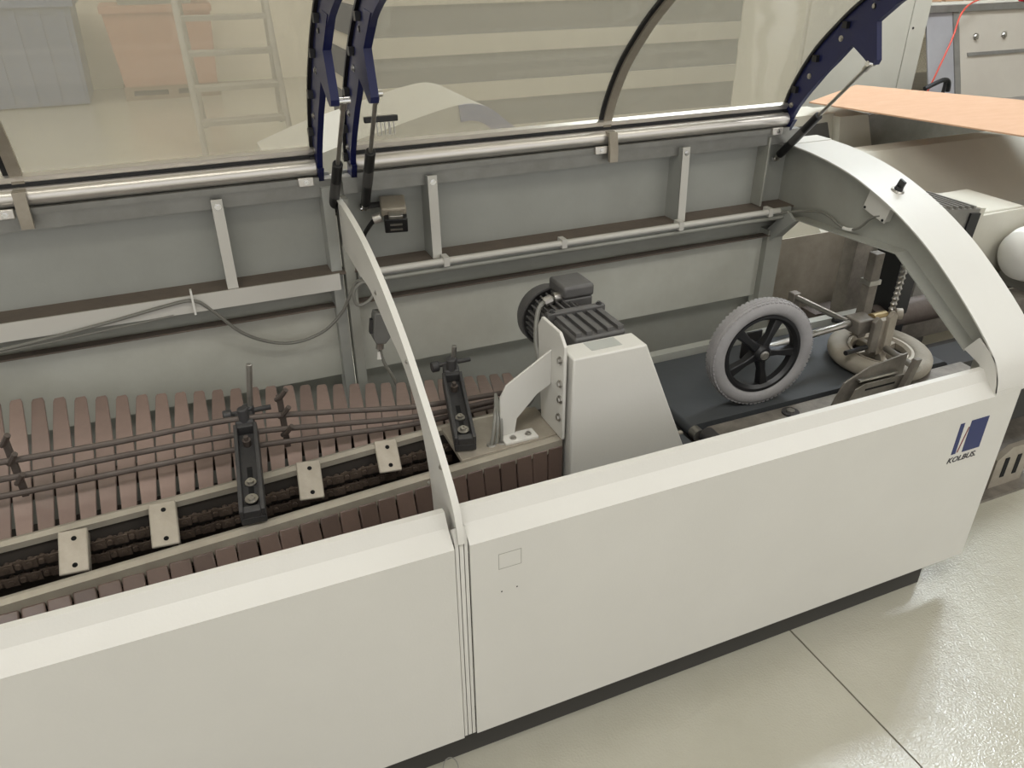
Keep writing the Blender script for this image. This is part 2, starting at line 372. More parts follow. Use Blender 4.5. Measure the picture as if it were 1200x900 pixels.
# plinth and inner tray
part('plinth', G().box(XL, 1.44, 0.045, 0.06, 0.0, 0.135), mat('dark_plinth', (60, 58, 54), 0.8), H)  # dark grey plinth set back under the panels
part('plinth', G().box(XL, 1.45, 0.86, 0.88, 0.0, 0.32), mat('dark_plinth', (60, 58, 54), 0.8), H)
part('drip_tray', G().box(XL, 1.48, 0.02, 0.965, 0.295, 0.30), pan_m, H)
# emblem and marks on the right front panel
part('emblem_bar', G().box(1.371, 1.434, -0.0008, 0.0002, 0.5215, 0.6185), emblem_blue, fp)
part('emblem_bar', G().box(1.3325, 1.3475, -0.0008, 0.0002, 0.5225, 0.6175), emblem_blue, fp)
part('emblem_stroke', G().prism([(1.3510, 0.525), (1.3548, 0.525), (1.3698, 0.60), (1.3660, 0.60)], 'y', -0.0008, 0.0002), emblem_red, fp)
def text_mesh(name, body, material, x, y, z, size, parent, shear=0.25, width=None, off=0.0):
    cu = bpy.data.curves.new(name, 'FONT'); cu.body = body; cu.size = size; cu.extrude = 0.0003; cu.shear = shear; cu.offset = off
    to = bpy.data.objects.new(name, cu); COL.objects.link(to)
    bpy.context.view_layer.update()
    me = bpy.data.meshes.new_from_object(to.evaluated_get(bpy.context.evaluated_depsgraph_get()))
    bpy.data.objects.remove(to)
    xs = [v.co.x for v in me.vertices]; w = max(xs) - min(xs); k = (width / w) if width else 1
    for v in me.vertices: v.co = Vector(((v.co.x - min(xs)) * k, -v.co.z, v.co.y))
    me.materials.clear(); me.materials.append(material); me.name = name
    o = bpy.data.objects.new(name, me); COL.objects.link(o); o.parent = parent; o.location = Vector((x, y, z)) - wloc(parent)
    return o
text_mesh('lettering', 'KOLBUS.', emblem_black, 1.326, -0.0005, 0.4955, 0.0235, fp, 0.22, 0.103, 0.00046)
g = G(); x0, x1, z0, z1 = 0.066, 0.116, 0.592, 0.632; w = 0.0011
for a in ((x0, x1, z0, z0 + w), (x0, x1, z1 - w, z1), (x0, x0 + w, z0, z1), (x1 - w, x1, z0, z1)): g.box(a[0], a[1], -0.0004, 0.0002, a[2], a[3])
part('sticker_outline', g, grey_line, fp)
g = G()
for p in ((0.072, 0.531), (0.106, 0.532)): g.cyl((p[0], 0.002, p[1]), (p[0], -0.0004, p[1]), 0.0018, 10)
part('screw_hole', g, hole_m, fp, split=2)

# junction box, knob and cable on the arch
t = thing('junction_box', 'small cream junction box screwed under the end arch', 'junction box', (PX, 0.52, 1.0))
jb = Matrix.Translation((PX, 0.517, 1.022)) @ Matrix.Rotation(R(15), 4, 'X')
part('lid', G().box(-0.026, -0.019, -0.045, 0.045, -0.029, 0.029, jb), paint, t, bev=0.002)
part('box_body', G().box(-0.019, 0.0, -0.043, 0.043, -0.027, 0.027, jb), paint, t, bev=0.002)
g = G()
for a, b in ((-1, -1), (1, -1)):
    p = jb @ Vector((-0.026, a * .037, b * .022)); g.cyl(p, p + Vector((-.002, 0, 0)), 0.004, 10)
part('screw', g, black, t, split=2)
t = thing('selector_knob', 'black selector knob on a steel ring on top of the end arch', 'knob', (1.512, 0.505, 1.062))
ax = Vector((0, -0.36, 0.93)).normalized(); q = ax.to_track_quat('Z', 'Y').to_matrix().to_4x4(); kb = Matrix.Translation((1.512, 0.512, 1.062)) @ q
part('ring', G().lathe([(0.0, 0.0), (0.019, 0.0), (0.019, 0.004), (0.015, 0.007), (0.0, 0.007)], kb, 24), steel, t)
part('knob_base', G().lathe([(0.0, 0.006), (0.013, 0.006), (0.011, 0.017), (0.0, 0.017)], kb, 20), black, t)
part('lever', G().box(-0.004, 0.004, -0.011, 0.011, 0.016, 0.036, kb), black, t, bev=0.0015)
ca = spline([(1.30, 0.862, 0.913), (1.40, 0.855, 0.915), (1.455, 0.80, 0.93), (1.462, 0.72, 0.945), (1.46, 0.63, 0.925), (1.46, 0.575, 0.94), (1.455, 0.53, 0.985), (1.455, 0.50, 1.0)], 8)
t = thing('control_cable', 'thin grey cable running under the end arch to the junction box', 'cable', (1.46, 0.6, 0.91))
part('cable', G().tube(ca, 0.004, 8), cable_m, t)
part('cable_tie_label', G().tube(ca[32:38], 0.0055, 8), white_p, t)

# ------------------------------------------------------------------ hoods
OPENP = sp2([(0.944, 1.200), (0.939, 1.218), (0.924, 1.272), (0.891, 1.338), (0.838, 1.415), (0.765, 1.489), (0.706, 1.540), (0.62, 1.60), (0.52, 1.648), (0.41, 1.68), (0.30, 1.69), (0.20, 1.68)], 5)
def arm(parent, x0, x1, prof):
    outer = offset(prof, -0.0)
    inn = []
    for i, p in enumerate(prof):
        a = Vector(prof[max(i - 1, 0)]); b = Vector(prof[min(i + 1, len(prof) - 1)]); tt = (b - a).normalized()
        nrm = Vector((-tt.y, tt.x)); ww = lerp(p[1], [(1.2, 0.04), (1.28, 0.06), (1.36, 0.076), (1.44, 0.085), (1.52, 0.08), (1.7, 0.06)]); inn.append((p[0] + nrm.x * ww, p[1] + nrm.y * ww))
    a = part('hood_arm', G().band(prof, inn, 'x', x0, x1), blue, parent)
    hinge = part('hinge_plate', G().prism([(0.944, 1.20), (0.885, 1.20), (0.905, 1.165), (0.935, 1.145), (0.952, 1.145)], 'x', x0, x1), blue, a)
    part('strut_bracket', G().prism([(0.735, 1.465), (0.702, 1.432), (0.655, 1.406), (0.628, 1.390), (0.611, 1.392), (0.605, 1.405), (0.632, 1.498), (0.545, 1.57), (0.60, 1.575), (0.69, 1.515)], 'x', x0 - .002, x1 + .002), blue, a)
    g = G()
    for k in (8, 16, 24, 32):
        p = ((prof[k][0] + inn[k][0]) / 2, (prof[k][1] + inn[k][1]) / 2); bolt(g, (x0, *p), (-1, 0, 0), 0.006, 0.005)
    part('arm_bolt', g, steel, a, split=4)
    g = G()
    for k in (5, 12, 19, 26, 33):
        p = (prof[k][0] * .7 + inn[k][0] * .3, prof[k][1] * .7 + inn[k][1] * .3); g.box(x0 - .012, x0, p[0] - .009, p[0] + .009, p[1] - .009, p[1] + .009)
    part('pane_clip', g, black, a, split=5)
    part('edge_seal', G().band(offset(prof, 0.002), offset(prof, -0.006), 'x', x0 - 0.008, x0), rubber, a)
    return a
def hood(lab, x0, x1, arms, ribs, ends):
    t = thing('safety_hood', lab, 'hood', ((x0 + x1) / 2, 0.93, 1.17))
    part('window_pane', G().band(OPENP[2:], offset(OPENP[2:], 0.004), 'x', x0, x1), pane_m, t, 'curved hazy clear pane')
    part('seal_strip', G().box(x0, x1, 0.925, 0.945, 1.216, 1.227), rubber, t)
    part('pane_edge_strip', G().prism([(0.926, 1.227), (0.918, 1.241), (0.930, 1.247), (0.940, 1.227)], 'x', x0, x1), alu, t)
    T = Matrix.Translation((x0, 0.922, 1.197)) @ Matrix.Rotation(R(90), 4, 'Y')
    g = G().lathe([(0.0, 0.0), (0.019, 0.0), (0.021, 0.002), (0.021, x1 - x0 - .002), (0.019, x1 - x0), (0.0, x1 - x0)], T, 28)
    part('hinge_tube', g, alu, t, 'shiny aluminium tube along the hinge')
    part('lower_rail', G().box(x0, x1, 0.902, 0.935, 1.169, 1.176).box(x0, x1, 0.898, 0.902, 1.162, 1.176), alu_dull, t)
    for a in arms: arm(t, a, a + 0.014, OPENP)
    for rx in ribs:
        inner = [(p[0], p[1]) for p in OPENP]
        rr = G(); path = [(0.887, 1.135), (0.889, 1.17), (0.893, 1.205)] + [q for q in offset(OPENP, 0.0)[2:]]
        nn = []
        for i, p in enumerate(path):
            a = Vector(path[max(i - 1, 0)]); b = Vector(path[min(i + 1, len(path) - 1)]); tt = (b - a).normalized(); nn.append((p[0] - tt.y * 0.012, p[1] + tt.x * 0.012))
        rr.band(path, nn, 'x', rx, rx + 0.026)
        r_ = part('hood_rib', rr, zinc, t, 'pale curved stiffening strip')
        part('rib_seal', G().band(offset(OPENP, -0.006)[2:], OPENP[2:], 'x', rx - 0.012, rx), rubber, r_)
    for ex in ends:
        c = part('hinge_clip', G().box(ex, ex + 0.038, 0.890, 0.898, 1.158, 1.180), alu, t, bev=0.002)
        g = G(); bolt(g, (ex + 0.02, 0.890, 1.169), (0, -1, 0), 0.005, 0.004); part('screw', g, chrome, c)
    return t
hl = hood('open hazy hood with a curved clear pane and blue arm, left of the divider', XL, -0.048, [-0.048], [-0.715], [-0.76, -0.10])
hr = hood('open hazy hood with a curved clear pane between two blue arms, right of the divider', 0.05, 1.43, [0.036, 1.43], [0.775], [0.735, 1.36])
# small black catch inside the right hood
t = thing('hood_catch', 'small black catch with wire hooks on the lower corner of the right hood pane', 'catch', (0.10, 0.87, 1.29))
part('catch_bar', G().box(0.075, 0.16, 0.868, 0.882, 1.302, 1.316), black, t, bev=0.002)
g = G()
for x in (0.105, 0.125, 0.138): g.tube([(x, 0.87, 1.304), (x, 0.866, 1.272), (x + .010, 0.866, 1.272), (x + .010, 0.87, 1.304)], 0.0014, 6)
part('wire_hook', g, steel, t, split=3)

def strut(lab, top, bot, f0=0.5):
    top = Vector(top); bot = Vector(bot); d = (top - bot).normalized(); L = (top - bot).length
    t = thing('gas_strut', lab, 'gas strut', bot)
    part('cylinder', G().cyl(bot + d * 0.022, bot + d * L * f0, 0.0125, 20), black, t, bev=0.002)
    part('rod', G().cyl(bot + d * L * f0, top - d * 0.02, 0.0052, 14), steel, t)
    part('label_band', G().cyl(bot + d * L * (f0 - .3), bot + d * L * (f0 - .16), 0.0129, 20), mat('silver_label', (70, 69, 68), 0.5), t)
    for p, s in ((top, -1), (bot, 1)):
        e = part('end_fitting', G().cyl(p + d * s * -0.002, p + d * s * 0.026, 0.0085, 14), steel, t, bev=0.0015)
        g = G().cyl(p - Vector((0.013, 0, 0)), p + Vector((0.013, 0, 0)), 0.0075, 12)
        part('pivot_pin', g, chrome, e)
strut('black gas strut standing upright on the left side of the divider', (-0.020, 0.62, 1.40), (-0.018, 0.93, 1.07))
strut('black gas strut standing upright on the right side of the divider', (0.050, 0.62, 1.41), (0.068, 0.93, 1.075), 0.55)
strut('black gas strut leaning at the arched right end of the machine', (1.425, 0.62, 1.395), (1.425, 0.935, 1.07), 0.5)
# bright joint bracket that carries the two middle struts
part('strut_post', G().box(-0.012, 0.008, 0.925, 0.945, 1.10, 1.17), paint, H)

# ------------------------------------------------------------------ slat conveyors
R1 = [(-1.75, 0.36), (-0.841, 0.404), (-0.344, 0.428), (0.065, 0.461), (0.338, 0.464)]
R2 = [(-1.75, 0.16), (-0.82, 0.224), (-0.365, 0.256), (0.009, 0.286), (0.352, 0.309)]
ZF = [(-1.75, 0.86), (-0.803, 0.763), (-0.554, 0.716), (-0.25, 0.672), (0.093, 0.605), (0.325, 0.576)]
def rail_path(Rp): return [(x, lerp(x, Rp), 0.65) for x in [-1.75 + i * 0.06 for i in range(int((Rp[-1][0] + 1.75) / 0.06) + 1)] + [Rp[-1][0]]]
SC = thing('slat_conveyor', 'rear conveyor of brown fanned slats lying in front of the back wall', 'conveyor', (-0.4, 0.55, 0.5))
g = G()
tw, tm, L0 = 0.0145, 0.0195, 0.39
top_o = [(-tw, 0.0), (-tm * .96, 0.12), (-tm, 0.19), (-tm * .9, 0.28), (-tw * .92, L0 - 0.01), (-tw * .7, L0), (tw * .7, L0), (tw * .92, L0 - 0.01), (tm * .9, 0.28), (tm, 0.19), (tm * .96, 0.12), (tw, 0.0)]
g.prism(top_o, 'z', -0.008, 0.0)
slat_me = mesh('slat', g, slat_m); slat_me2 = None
i = 0; xn = 0.335
while xn > -1.0:
    k = (xn + 0.825) / 0.0393
    xf = -0.846 + 0.0436 * k if k < 22 else 0.113 + (k - 22) * 0.04
    a = Vector((xn, lerp(xn, R1) + 0.016, 0.628)); b = Vector((xf, 0.80, lerp(xf, ZF)))
    yv = (b - a).normalized(); xv = Vector((1, 0, 0)); zv = xv.cross(yv).normalized(); xv = yv.cross(zv).normalized()
    M = Matrix((xv, yv, zv)).transposed().to_4x4(); M.translation = a - SC.location
    M = M @ Matrix.Diagonal((1, (b - a).length / L0, 1, 1)) @ Matrix.Rotation(random.uniform(-.03, .03), 4, 'Y')
    o = bpy.data.objects.new('slat', slat_me); COL.objects.link(o); o.parent = SC; o.matrix_local = M; bevel(o, 0.0016)
    i += 1; xn -= 0.0393
def bx_track():
    g = G(); pa = [(x, 0.60, 0.585 + 0.15 * max(0, (-x + .1)) * .5) for x in (-1.0, -0.6, -0.2, 0.1, 0.34)]
    g.sweep(pa, [(-0.02, 0), (0.02, 0), (0.02, -0.03), (-0.02, -0.03)]); return g
part('slat_track', bx_track(), chain_m, SC)
part('rail_web', G().sweep([(x, y, z - .014) for x, y, z in rail_path(R1)], [(-0.008, -0.12), (-0.008, 0.0), (0.008, 0.0), (0.008, -0.12)]), pan_m, SC)
part('guide_rail', G().sweep(rail_path(R1), [(-0.013, -0.014), (-0.013, 0.0), (0.0, 0.004), (0.012, 0.0), (0.012, -0.014)]), rail_m, SC, 'pale worn guide rail')
def chain(Rp, dy, z, n0, n1, pitch):
    g = G(); x = n0; k = 0
    while x < n1:
        y = lerp(x, Rp) + dy; s = (k % 2) * 0.004
        g.box(x, x + pitch * 1.25, y - 0.003 - s, y + 0.001 - s, z - 0.010, z + 0.010)
        g.cyl((x + pitch * .6, y - .009, z), (x + pitch * .6, y + .012, z), 0.006, 8)
        x += pitch; k += 1
    return g
part('roller_chain', chain(R1, -0.024, 0.605, -1.0, 0.1, 0.021), chain_m, SC, kind='stuff')
part('roller_chain', chain(R1, -0.022, 0.570, -1.0, 0.1, 0.021), chain_m, SC, kind='stuff')
FC = thing('front_slat_conveyor', 'front conveyor of dark brown upright slats under a pale rail behind the front panels', 'conveyor', (-0.4, 0.25, 0.5))
part('guide_rail', G().sweep(rail_path(R2), [(-0.014, -0.03), (-0.014, 0.0), (0.0, 0.004), (0.012, 0.0), (0.012, -0.06)]), rail_m, FC, 'pale worn guide rail')
g = G().prism([(-0.0195, 0.0), (-0.0205, 0.05), (-0.0195, 0.115), (-0.014, 0.122), (0.014, 0.122), (0.0195, 0.115), (0.0205, 0.05), (0.0195, 0.0)], 'z', -0.014, 0.0)
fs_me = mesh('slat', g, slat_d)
xn = 0.334
while xn > -1.0:
    y = lerp(xn, R2); tilt = R(lerp(xn, [(-0.85, 52), (-0.4, 32), (0.0, 14), (0.3, 4)]))
    a = Vector((xn, y - 0.016, 0.634))
    yv = Vector((0, -math.sin(tilt), -math.cos(tilt))); xv = Vector((1, 0.07, 0)).normalized(); zv = xv.cross(yv).normalized(); xv = yv.cross(zv).normalized()
    if zv.y > 0: xv, zv = -xv, -zv
    M = Matrix((xv, yv, zv)).transposed().to_4x4(); M.translation = a - FC.location
    o = bpy.data.objects.new('slat', fs_me); COL.objects.link(o); o.parent = FC; bevel(o, 0.003)
    o.matrix_local = M @ Matrix.Rotation(random.uniform(-.04, .04), 4, 'Z')
    xn -= 0.0425
part('roller_chain', chain(R2, 0.022, 0.585, -1.0, 0.1, 0.021), chain_m, FC, kind='stuff')
part('slat_track', G().sweep([(x, y + .03, z) for x, y, z in rail_path(R2)], [(-0.02, -0.20), (-0.02, -0.05), (0.0, -0.05), (0.0, -0.20)]), pan_m, FC)
part('channel_floor', G().sweep([(x, lerp(x, R2), 0.52) for x in (-1.7, -0.8, -0.3, 0.1, 0.33)], [(0.02, 0), (0.16, 0), (0.16, -0.01), (0.02, -0.01)]), pan_m, FC)
# deck plate by the motor mount
dk = thing('deck_plate', 'flat pale deck plate bridging the two rails below the motor mount', 'plate', (0.25, 0.39, 0.65))
part('plate', G().prism([(0.10, 0.305), (0.352, 0.318), (0.352, 0.455), (0.10, 0.455)], 'z', 0.642, 0.654), zinc, dk, bev=0.001)
part('cross_bar', G().box(0.13, 0.35, 0.34, 0.44, 0.60, 0.642), rust, dk)
# four straddling plates
PLT = (((-0.708, 0.383, 0.657), (-0.712, 0.303, 0.61)), ((-0.539, 0.408, 0.657), (-0.543, 0.317, 0.61)), ((-0.227, 0.437, 0.657), (-0.237, 0.354, 0.61)), ((-0.042, 0.452, 0.657), (-0.049, 0.385, 0.61)))
for j, (x, lab) in enumerate(((-0.704, 'pale two-hole plate at the left edge, nearest the left end of the channel'), (-0.528, 'second pale two-hole plate from the left across the channel'), (-0.218, 'pale two-hole plate just right of the upright slotted clamp'), (-0.050, 'pale two-hole plate nearest the divider'))):
    A0, B0 = PLT[j]; A0 = Vector(A0); B0 = Vector(B0)
    t = thing('bridge_plate', lab, 'plate', A0 + Vector((0, 0.01, -0.02)), 'pale plates across the channel')
    yv = (A0 - B0).normalized(); xv = Vector((1, 0.06, 0)).normalized(); zv = xv.cross(yv).normalized(); xv = yv.cross(zv).normalized(); h = (A0 - B0).length / 2
    A = Matrix((xv, yv, zv)).transposed().to_4x4(); A.translation = (A0 + B0) / 2
    part('plate', G().box(-0.027, 0.027, -h, h, -0.003, 0.003, A), zinc, t, bev=0.004)
    part('side_flange', G().box(0.022, 0.027, -h + .006, h - .006, -0.02, -0.003, A), zinc, t)
    g = G()
    for yy in (-h + 0.016, h - 0.02): g.lathe([(0, 0), (0.0052, 0)], A @ Matrix.Translation((0.002, yy, 0.0034)), 14)
    part('hole', g, hole_m, t, split=2)
    part('leg', G().box(-0.012, 0.012, h - 0.02, h - 0.004, -0.05, -0.003, A), rust, t)

# ------------------------------------------------------------------ slotted clamps and guide rods
def clamp(lab, fr, re, w, posth, ring):
    fr = Vector(fr); re = Vector(re); yv = (re - fr).normalized(); xv = yv.cross(Vector((0, 0, 1))).normalized(); zv = xv.cross(yv).normalized(); L = (re - fr).length
    M = Matrix((xv, yv, zv)).transposed().to_4x4(); M.translation = fr
    t = thing('slotted_clamp', lab, 'clamp', fr - Vector((0, 0, 0.03)))
    h = w / 2
    part('channel_arm', G().box(-h, h, 0, L, -0.035, -0.016, M).box(-h, -h + .008, 0, L, -0.016, 0.008, M).box(h - .008, h, 0, L, -0.016, 0.008, M)
         .box(-h + .008, h - .008, 0, 0.016, -0.016, 0.004, M).box(-h + .008, h - .008, L - 0.012, L, -0.016, 0.008, M), iron, t, bev=0.0015)
    g = G()
    for a, b in ((0.055, 0.085), (0.105, 0.14)): g.box(-0.0055, 0.0055, a, b, -0.0165, -0.0155, M)
    part('slot', g, hole_m, t, split=2)
    for yy, r in ((0.042, 0.013), (0.094, 0.0115)):
        g = G().lathe([(0, -0.016), (r, -0.016), (r, -0.0125), (0, -0.0125)], M @ Matrix.Translation((0, yy, 0.008 if yy < .05 else 0)), 22)
        wsh = part('washer', g, steel, t)
        g = G().lathe([(0.0, -0.0125), (0.007, -0.0125), (0.007, -0.006), (0.0035, -0.006), (0.0035, -0.009), (0.0, -0.009)], M @ Matrix.Translation((0, yy, 0.008 if yy < .05 else 0)), 16)
        part('socket_screw', g, steel, wsh)
    g = G().lathe([(0, -0.016), (0.009, -0.016), (0.009, 0.0), (0.005, 0.0), (0.005, 0.010), (0, 0.010)], M @ Matrix.Translation((0, L - 0.045, 0)), 12)
    part('hex_nut', g, rust, t)
    hd = M @ Vector((0, L + 0.012, 0.0))
    part('head', G().box(-h * .8, h * .8, L - 0.002, L + 0.035, -0.03, 0.012, M), iron, t, bev=0.005)
    g = G().cyl(hd + Vector((0, -.004, -0.02)), hd + Vector((0, -.004, 0.038)), 0.012, 16)
    part('boss', g, iron, t, bev=0.003)
    pz = hd + Vector((0.012, 0.03, 0))
    ps = part('post', G().cyl(pz + Vector((0, 0, -0.03)), pz + Vector((posth * .17, 0, posth)), 0.0065, 14), steel, t, bev=0.001)
    part('collar', G().cyl(pz + Vector((0, 0, 0.0)), pz + Vector((0, 0, 0.022)), 0.014, 16), iron, ps, bev=0.002)
    part('cross_pin', G().cyl(pz + Vector((-0.04, 0, 0.008)), pz + Vector((0.05, 0, 0.008)), 0.006, 10), iron, ps)
    part('wing_lug', G().lathe([(0, 0), (0.014, 0), (0.014, 0.02), (0, 0.02)], Matrix.Translation(pz + Vector((-0.055, 0, 0.006))) @ Matrix.Rotation(R(90), 4, 'Y'), 14), iron, ps, bev=0.003)
    return t
clamp('dark slotted clamp arm with a tall steel post, left of the divider', (-0.366, 0.245, 0.694), (-0.343, 0.49, 0.752), 0.05, 0.125, True)
clamp('dark slotted clamp arm with a short post, right of the divider', (0.118, 0.325, 0.692), (0.168, 0.56, 0.735), 0.05, 0.055, True)
t = thing('guide_rod_fence', 'three dark parallel guide rods running above the brown slats', 'guide rods', (-0.3, 0.5, 0.66))
for pts in ([(-1.0, 0.5, 0.792), (-0.816, 0.5, 0.778), (-0.606, 0.5, 0.770), (-0.37, 0.5, 0.768), (-0.167, 0.5, 0.738), (0.058, 0.5, 0.70), (0.31, 0.52, 0.672)],
            [(-1.0, 0.5, 0.745), (-0.827, 0.5, 0.738), (-0.378, 0.5, 0.728), (-0.15, 0.5, 0.70), (0.056, 0.5, 0.672), (0.31, 0.52, 0.655)],
            [(-1.0, 0.5, 0.705), (-0.839, 0.5, 0.698), (-0.385, 0.5, 0.690), (-0.15, 0.5, 0.67), (0.055, 0.5, 0.652), (0.31, 0.52, 0.642)]):
    part('rod', G().tube(spline(pts, 6), 0.0068, 10), rust, t)
for x, zz in ((-0.262, 0.0), (-0.80, 0.02)):
    b = part('rod_holder', G().box(x - .004, x + .010, 0.507, 0.517, 0.66 + zz, 0.80 + zz), rust, t, bev=0.002)
    g = G()
    for z in (0.79, 0.745, 0.695): g.tube([(x - .004, 0.51, z + zz), (x + 0.004, 0.495, z + zz + .012), (x + 0.018, 0.485, z + zz + 0.034)], 0.006, 8)
    part('finger', g, rust, b, split=3)

# ------------------------------------------------------------------ motor, mount and cover
t = thing('drive_motor', 'dark grey electric motor with round fan cowl behind the tapered cream cover', 'motor', (0.47, 0.5, 0.70))
mx, mz = 0.468, 0.818
MY = lambda y: Matrix.Translation((mx, y, mz)) @ Matrix.Rotation(R(-90), 4, 'X')
part('motor_body', G().lathe([(0, 0), (0.060, 0), (0.060, 0.13), (0, 0.13)], MY(0.49), 32), motor_m, t)
g = G()
for k in range(28):
    a = 2 * math.pi * k / 28; M = MY(0.50) @ Matrix.Rotation(a, 4, 'Z'); g.box(0.056, 0.074, -0.0022, 0.0022, 0, 0.11, M)
part('cooling_fin', g, motor_m, t, split=28)
part('fan_cowl', G().lathe([(0.0, 0.055), (0.06, 0.055), (0.078, 0.045), (0.084, 0.03), (0.084, 0.0), (0.079, 0.0), (0.079, 0.02), (0.0, 0.02)], MY(0.612), 40), motor_m, t, 'round dark fan cowl')
tb = part('terminal_box', G().box(mx + 0.0, mx + 0.082, 0.535, 0.622, mz + .05, mz + 0.078), motor_m, t, bev=0.005)
part('terminal_box_lid', G().box(mx - .003, mx + 0.085, 0.532, 0.625, mz + .078, mz + 0.112), motor_m, tb, bev=0.008)
part('gland', G().cyl((mx - .02, 0.56, mz + 0.078), (mx + .002, 0.56, mz + 0.078), 0.014, 14), steel, tb)
part('flange', G().box(mx - 0.075, mx + 0.085, 0.472, 0.492, mz - 0.075, mz + 0.078), motor_m, t, bev=0.004)
gb = part('gear_housing', G().box(mx - 0.062, mx + 0.075, 0.352, 0.472, mz - 0.07, mz + 0.062), motor_m, t, bev=0.006)
g = G()
for k in range(5): g.box(mx - 0.055 + k * 0.028, mx - 0.040 + k * 0.028, 0.36, 0.47, mz + 0.062, mz + 0.071)
part('housing_rib', g, motor_m, gb, split=5)
g = G(); bolt(g, (mx + 0.07, 0.482, mz + 0.078), (0, 0, 1), 0.006, 0.006); bolt(g, (mx - 0.06, 0.482, mz + 0.078), (0, 0, 1), 0.006, 0.006)
part('flange_bolt', g, iron, t, split=2)
g = G()
for dz in (0, 0.012, 0.022): g.cyl((mx + 0.09, 0.43, mz - 0.04 + dz), (mx + 0.175, 0.43, mz - 0.055 + dz), 0.0035, 8)
part('stud', g, rubber, t, split=3)
cb = spline([(mx - 0.02, 0.56, mz + 0.078), (mx - 0.06, 0.555, mz + 0.06), (mx - .085, 0.52, mz + 0.0), (mx - 0.10, 0.47, mz - 0.06), (mx - 0.14, 0.43, mz - 0.13), (mx - 0.20, 0.40, 0.70), (mx - 0.235, 0.385, 0.655)], 8)
g = G().tube(cb, 0.0065, 10)
part('power_cable', g, cable_m, t)
part('foil_wrap', G().tube(cb[1:6], 0.013, 10), steel, t)
mt = thing('motor_mount', 'cream painted motor mount of upright plate and angled bracket', 'bracket', (0.33, 0.35, 0.655))
up_ = part('upright_plate', G().prism([(0.288, 0.655), (0.405, 0.655), (0.43, 0.895), (0.41, 0.925), (0.315, 0.925), (0.288, 0.90)], 'x', 0.346, 0.354), paint, mt, bev=0.0015)
g = G()
for p in ((0.305, 0.86), (0.303, 0.80), (0.30, 0.76), (0.303, 0.71)): bolt(g, (0.346, p[0], p[1]), (-1, 0, 0), 0.0075, 0.008)
part('bolt', g, steel, up_, split=4)
br = part('angled_bracket', G().prism([(0.346, 0.865), (0.232, 0.795), (0.216, 0.765), (0.216, 0.660), (0.252, 0.660), (0.258, 0.70), (0.31, 0.755), (0.346, 0.775)], 'y', 0.352, 0.358), paint, mt, bev=0.001)
ft = part('foot', G().box(0.215, 0.30, 0.318, 0.358, 0.654, 0.660), paint, mt, bev=0.001)
g = G(); bolt(g, (0.24, 0.334, 0.660), (0, 0, 1), 0.006, 0.006); bolt(g, (0.28, 0.336, 0.660), (0, 0, 1), 0.006, 0.006); part('bolt', g, steel, ft, split=2)
t = thing('mount_cables', 'bundle of grey cables entering the deck plate beside the motor mount', 'cable', (0.19, 0.345, 0.655))
for dx in (0, 0.010, 0.02): part('cable', G().tube(spline([(0.185 + dx * 1.4, 0.335 + dx * .3, 0.654), (0.195 + dx, 0.345, 0.69), (0.21 + dx * .6, 0.37, 0.72), (0.235, 0.43, 0.73)], 5), 0.0042, 8), cable_m, t)
g = G()
for x in (0.185, 0.212): g.lathe([(0, 0), (0.012, 0), (0.010, 0.003), (0, 0.003)], Matrix.Translation((x, 0.336, 0.654)), 14)
part('grommet', g, steel, t, split=2)
cv = thing('tapered_cover', 'tapered cream sheet metal cover standing in front of the motor', 'cover', (0.50, 0.31, 0.52))
part('cover_shell', G().prism([(0.362, 0.50), (0.362, 0.874), (0.553, 0.874), (0.715, 0.50)], 'y', 0.272, 0.345), paint, cv, bev=0.004)
part('lid_seam', G().box(0.42, 0.50, 0.295, 0.338, 0.8738, 0.8745), paint_in, cv)

# ------------------------------------------------------------------ belt conveyor
bc = thing('belt_conveyor', 'flat dark grey belt conveyor running under the upright wheel to the arch', 'conveyor', (1.2, 0.5, 0.3))
bel = [(0.775, 0.549), (0.768, 0.545), (0.762, 0.535), (0.762, 0.525), (0.768, 0.515), (0.776, 0.511), (1.70, 0.511), (1.715, 0.52), (1.718, 0.53), (1.715, 0.54), (1.70, 0.549)]
g = G().prism(bel, 'y', 0.352, 0.70)
part('belt', g, belt_m, bc)
part('roller', G().cyl((0.78, 0.325, 0.530), (0.78, 0.352, 0.530), 0.018, 20), steel, bc)
sd = part('side_frame', G().box(0.805, 1.75, 0.275, 0.335, 0.46, 0.548), worn_m, bc, 'scratched worn metal side frame', bev=0.004)
part('side_frame', G().box(0.80, 1.75, 0.715, 0.745, 0.46, 0.565), paint_low, bc)
g = G(); 
for x in (1.06, 1.42): g.cyl((x, 0.30, 0.548), (x, 0.30, 0.553), 0.024, 24); 
cp = part('adjuster_cap', g, iron, sd, split=2)
g = G()
for x in (1.06, 1.42): g.cyl((x, 0.30, 0.553), (x, 0.30, 0.558), 0.012, 6)
part('hex_bolt', g, steel, sd, split=2)
part('roller_bearing', G().cyl((0.80, 0.28, 0.53), (0.80, 0.325, 0.53), 0.024, 20), iron, sd, bev=0.003)
part('support_leg', G().box(0.9, 0.96, 0.4, 0.46, 0.30, 0.512), rust, bc); part('support_leg', G().box(1.5, 1.56, 0.4, 0.46, 0.30, 0.512), rust, bc)
t = thing('transfer_table', 'narrow grey transfer table with a short roller beside the tapered cover', 'conveyor', (0.73, 0.4, 0.3))
part('table_plate', G().prism([(0.66, 0.30), (0.745, 0.30), (0.745, 0.66), (0.66, 0.66)], 'z', 0.515, 0.530), belt_m, t)
part('edge_strip', G().box(0.66, 0.745, 0.352, 0.362, 0.530, 0.536).box(0.66, 0.745, 0.43, 0.436, 0.530, 0.536), rail_m, t)
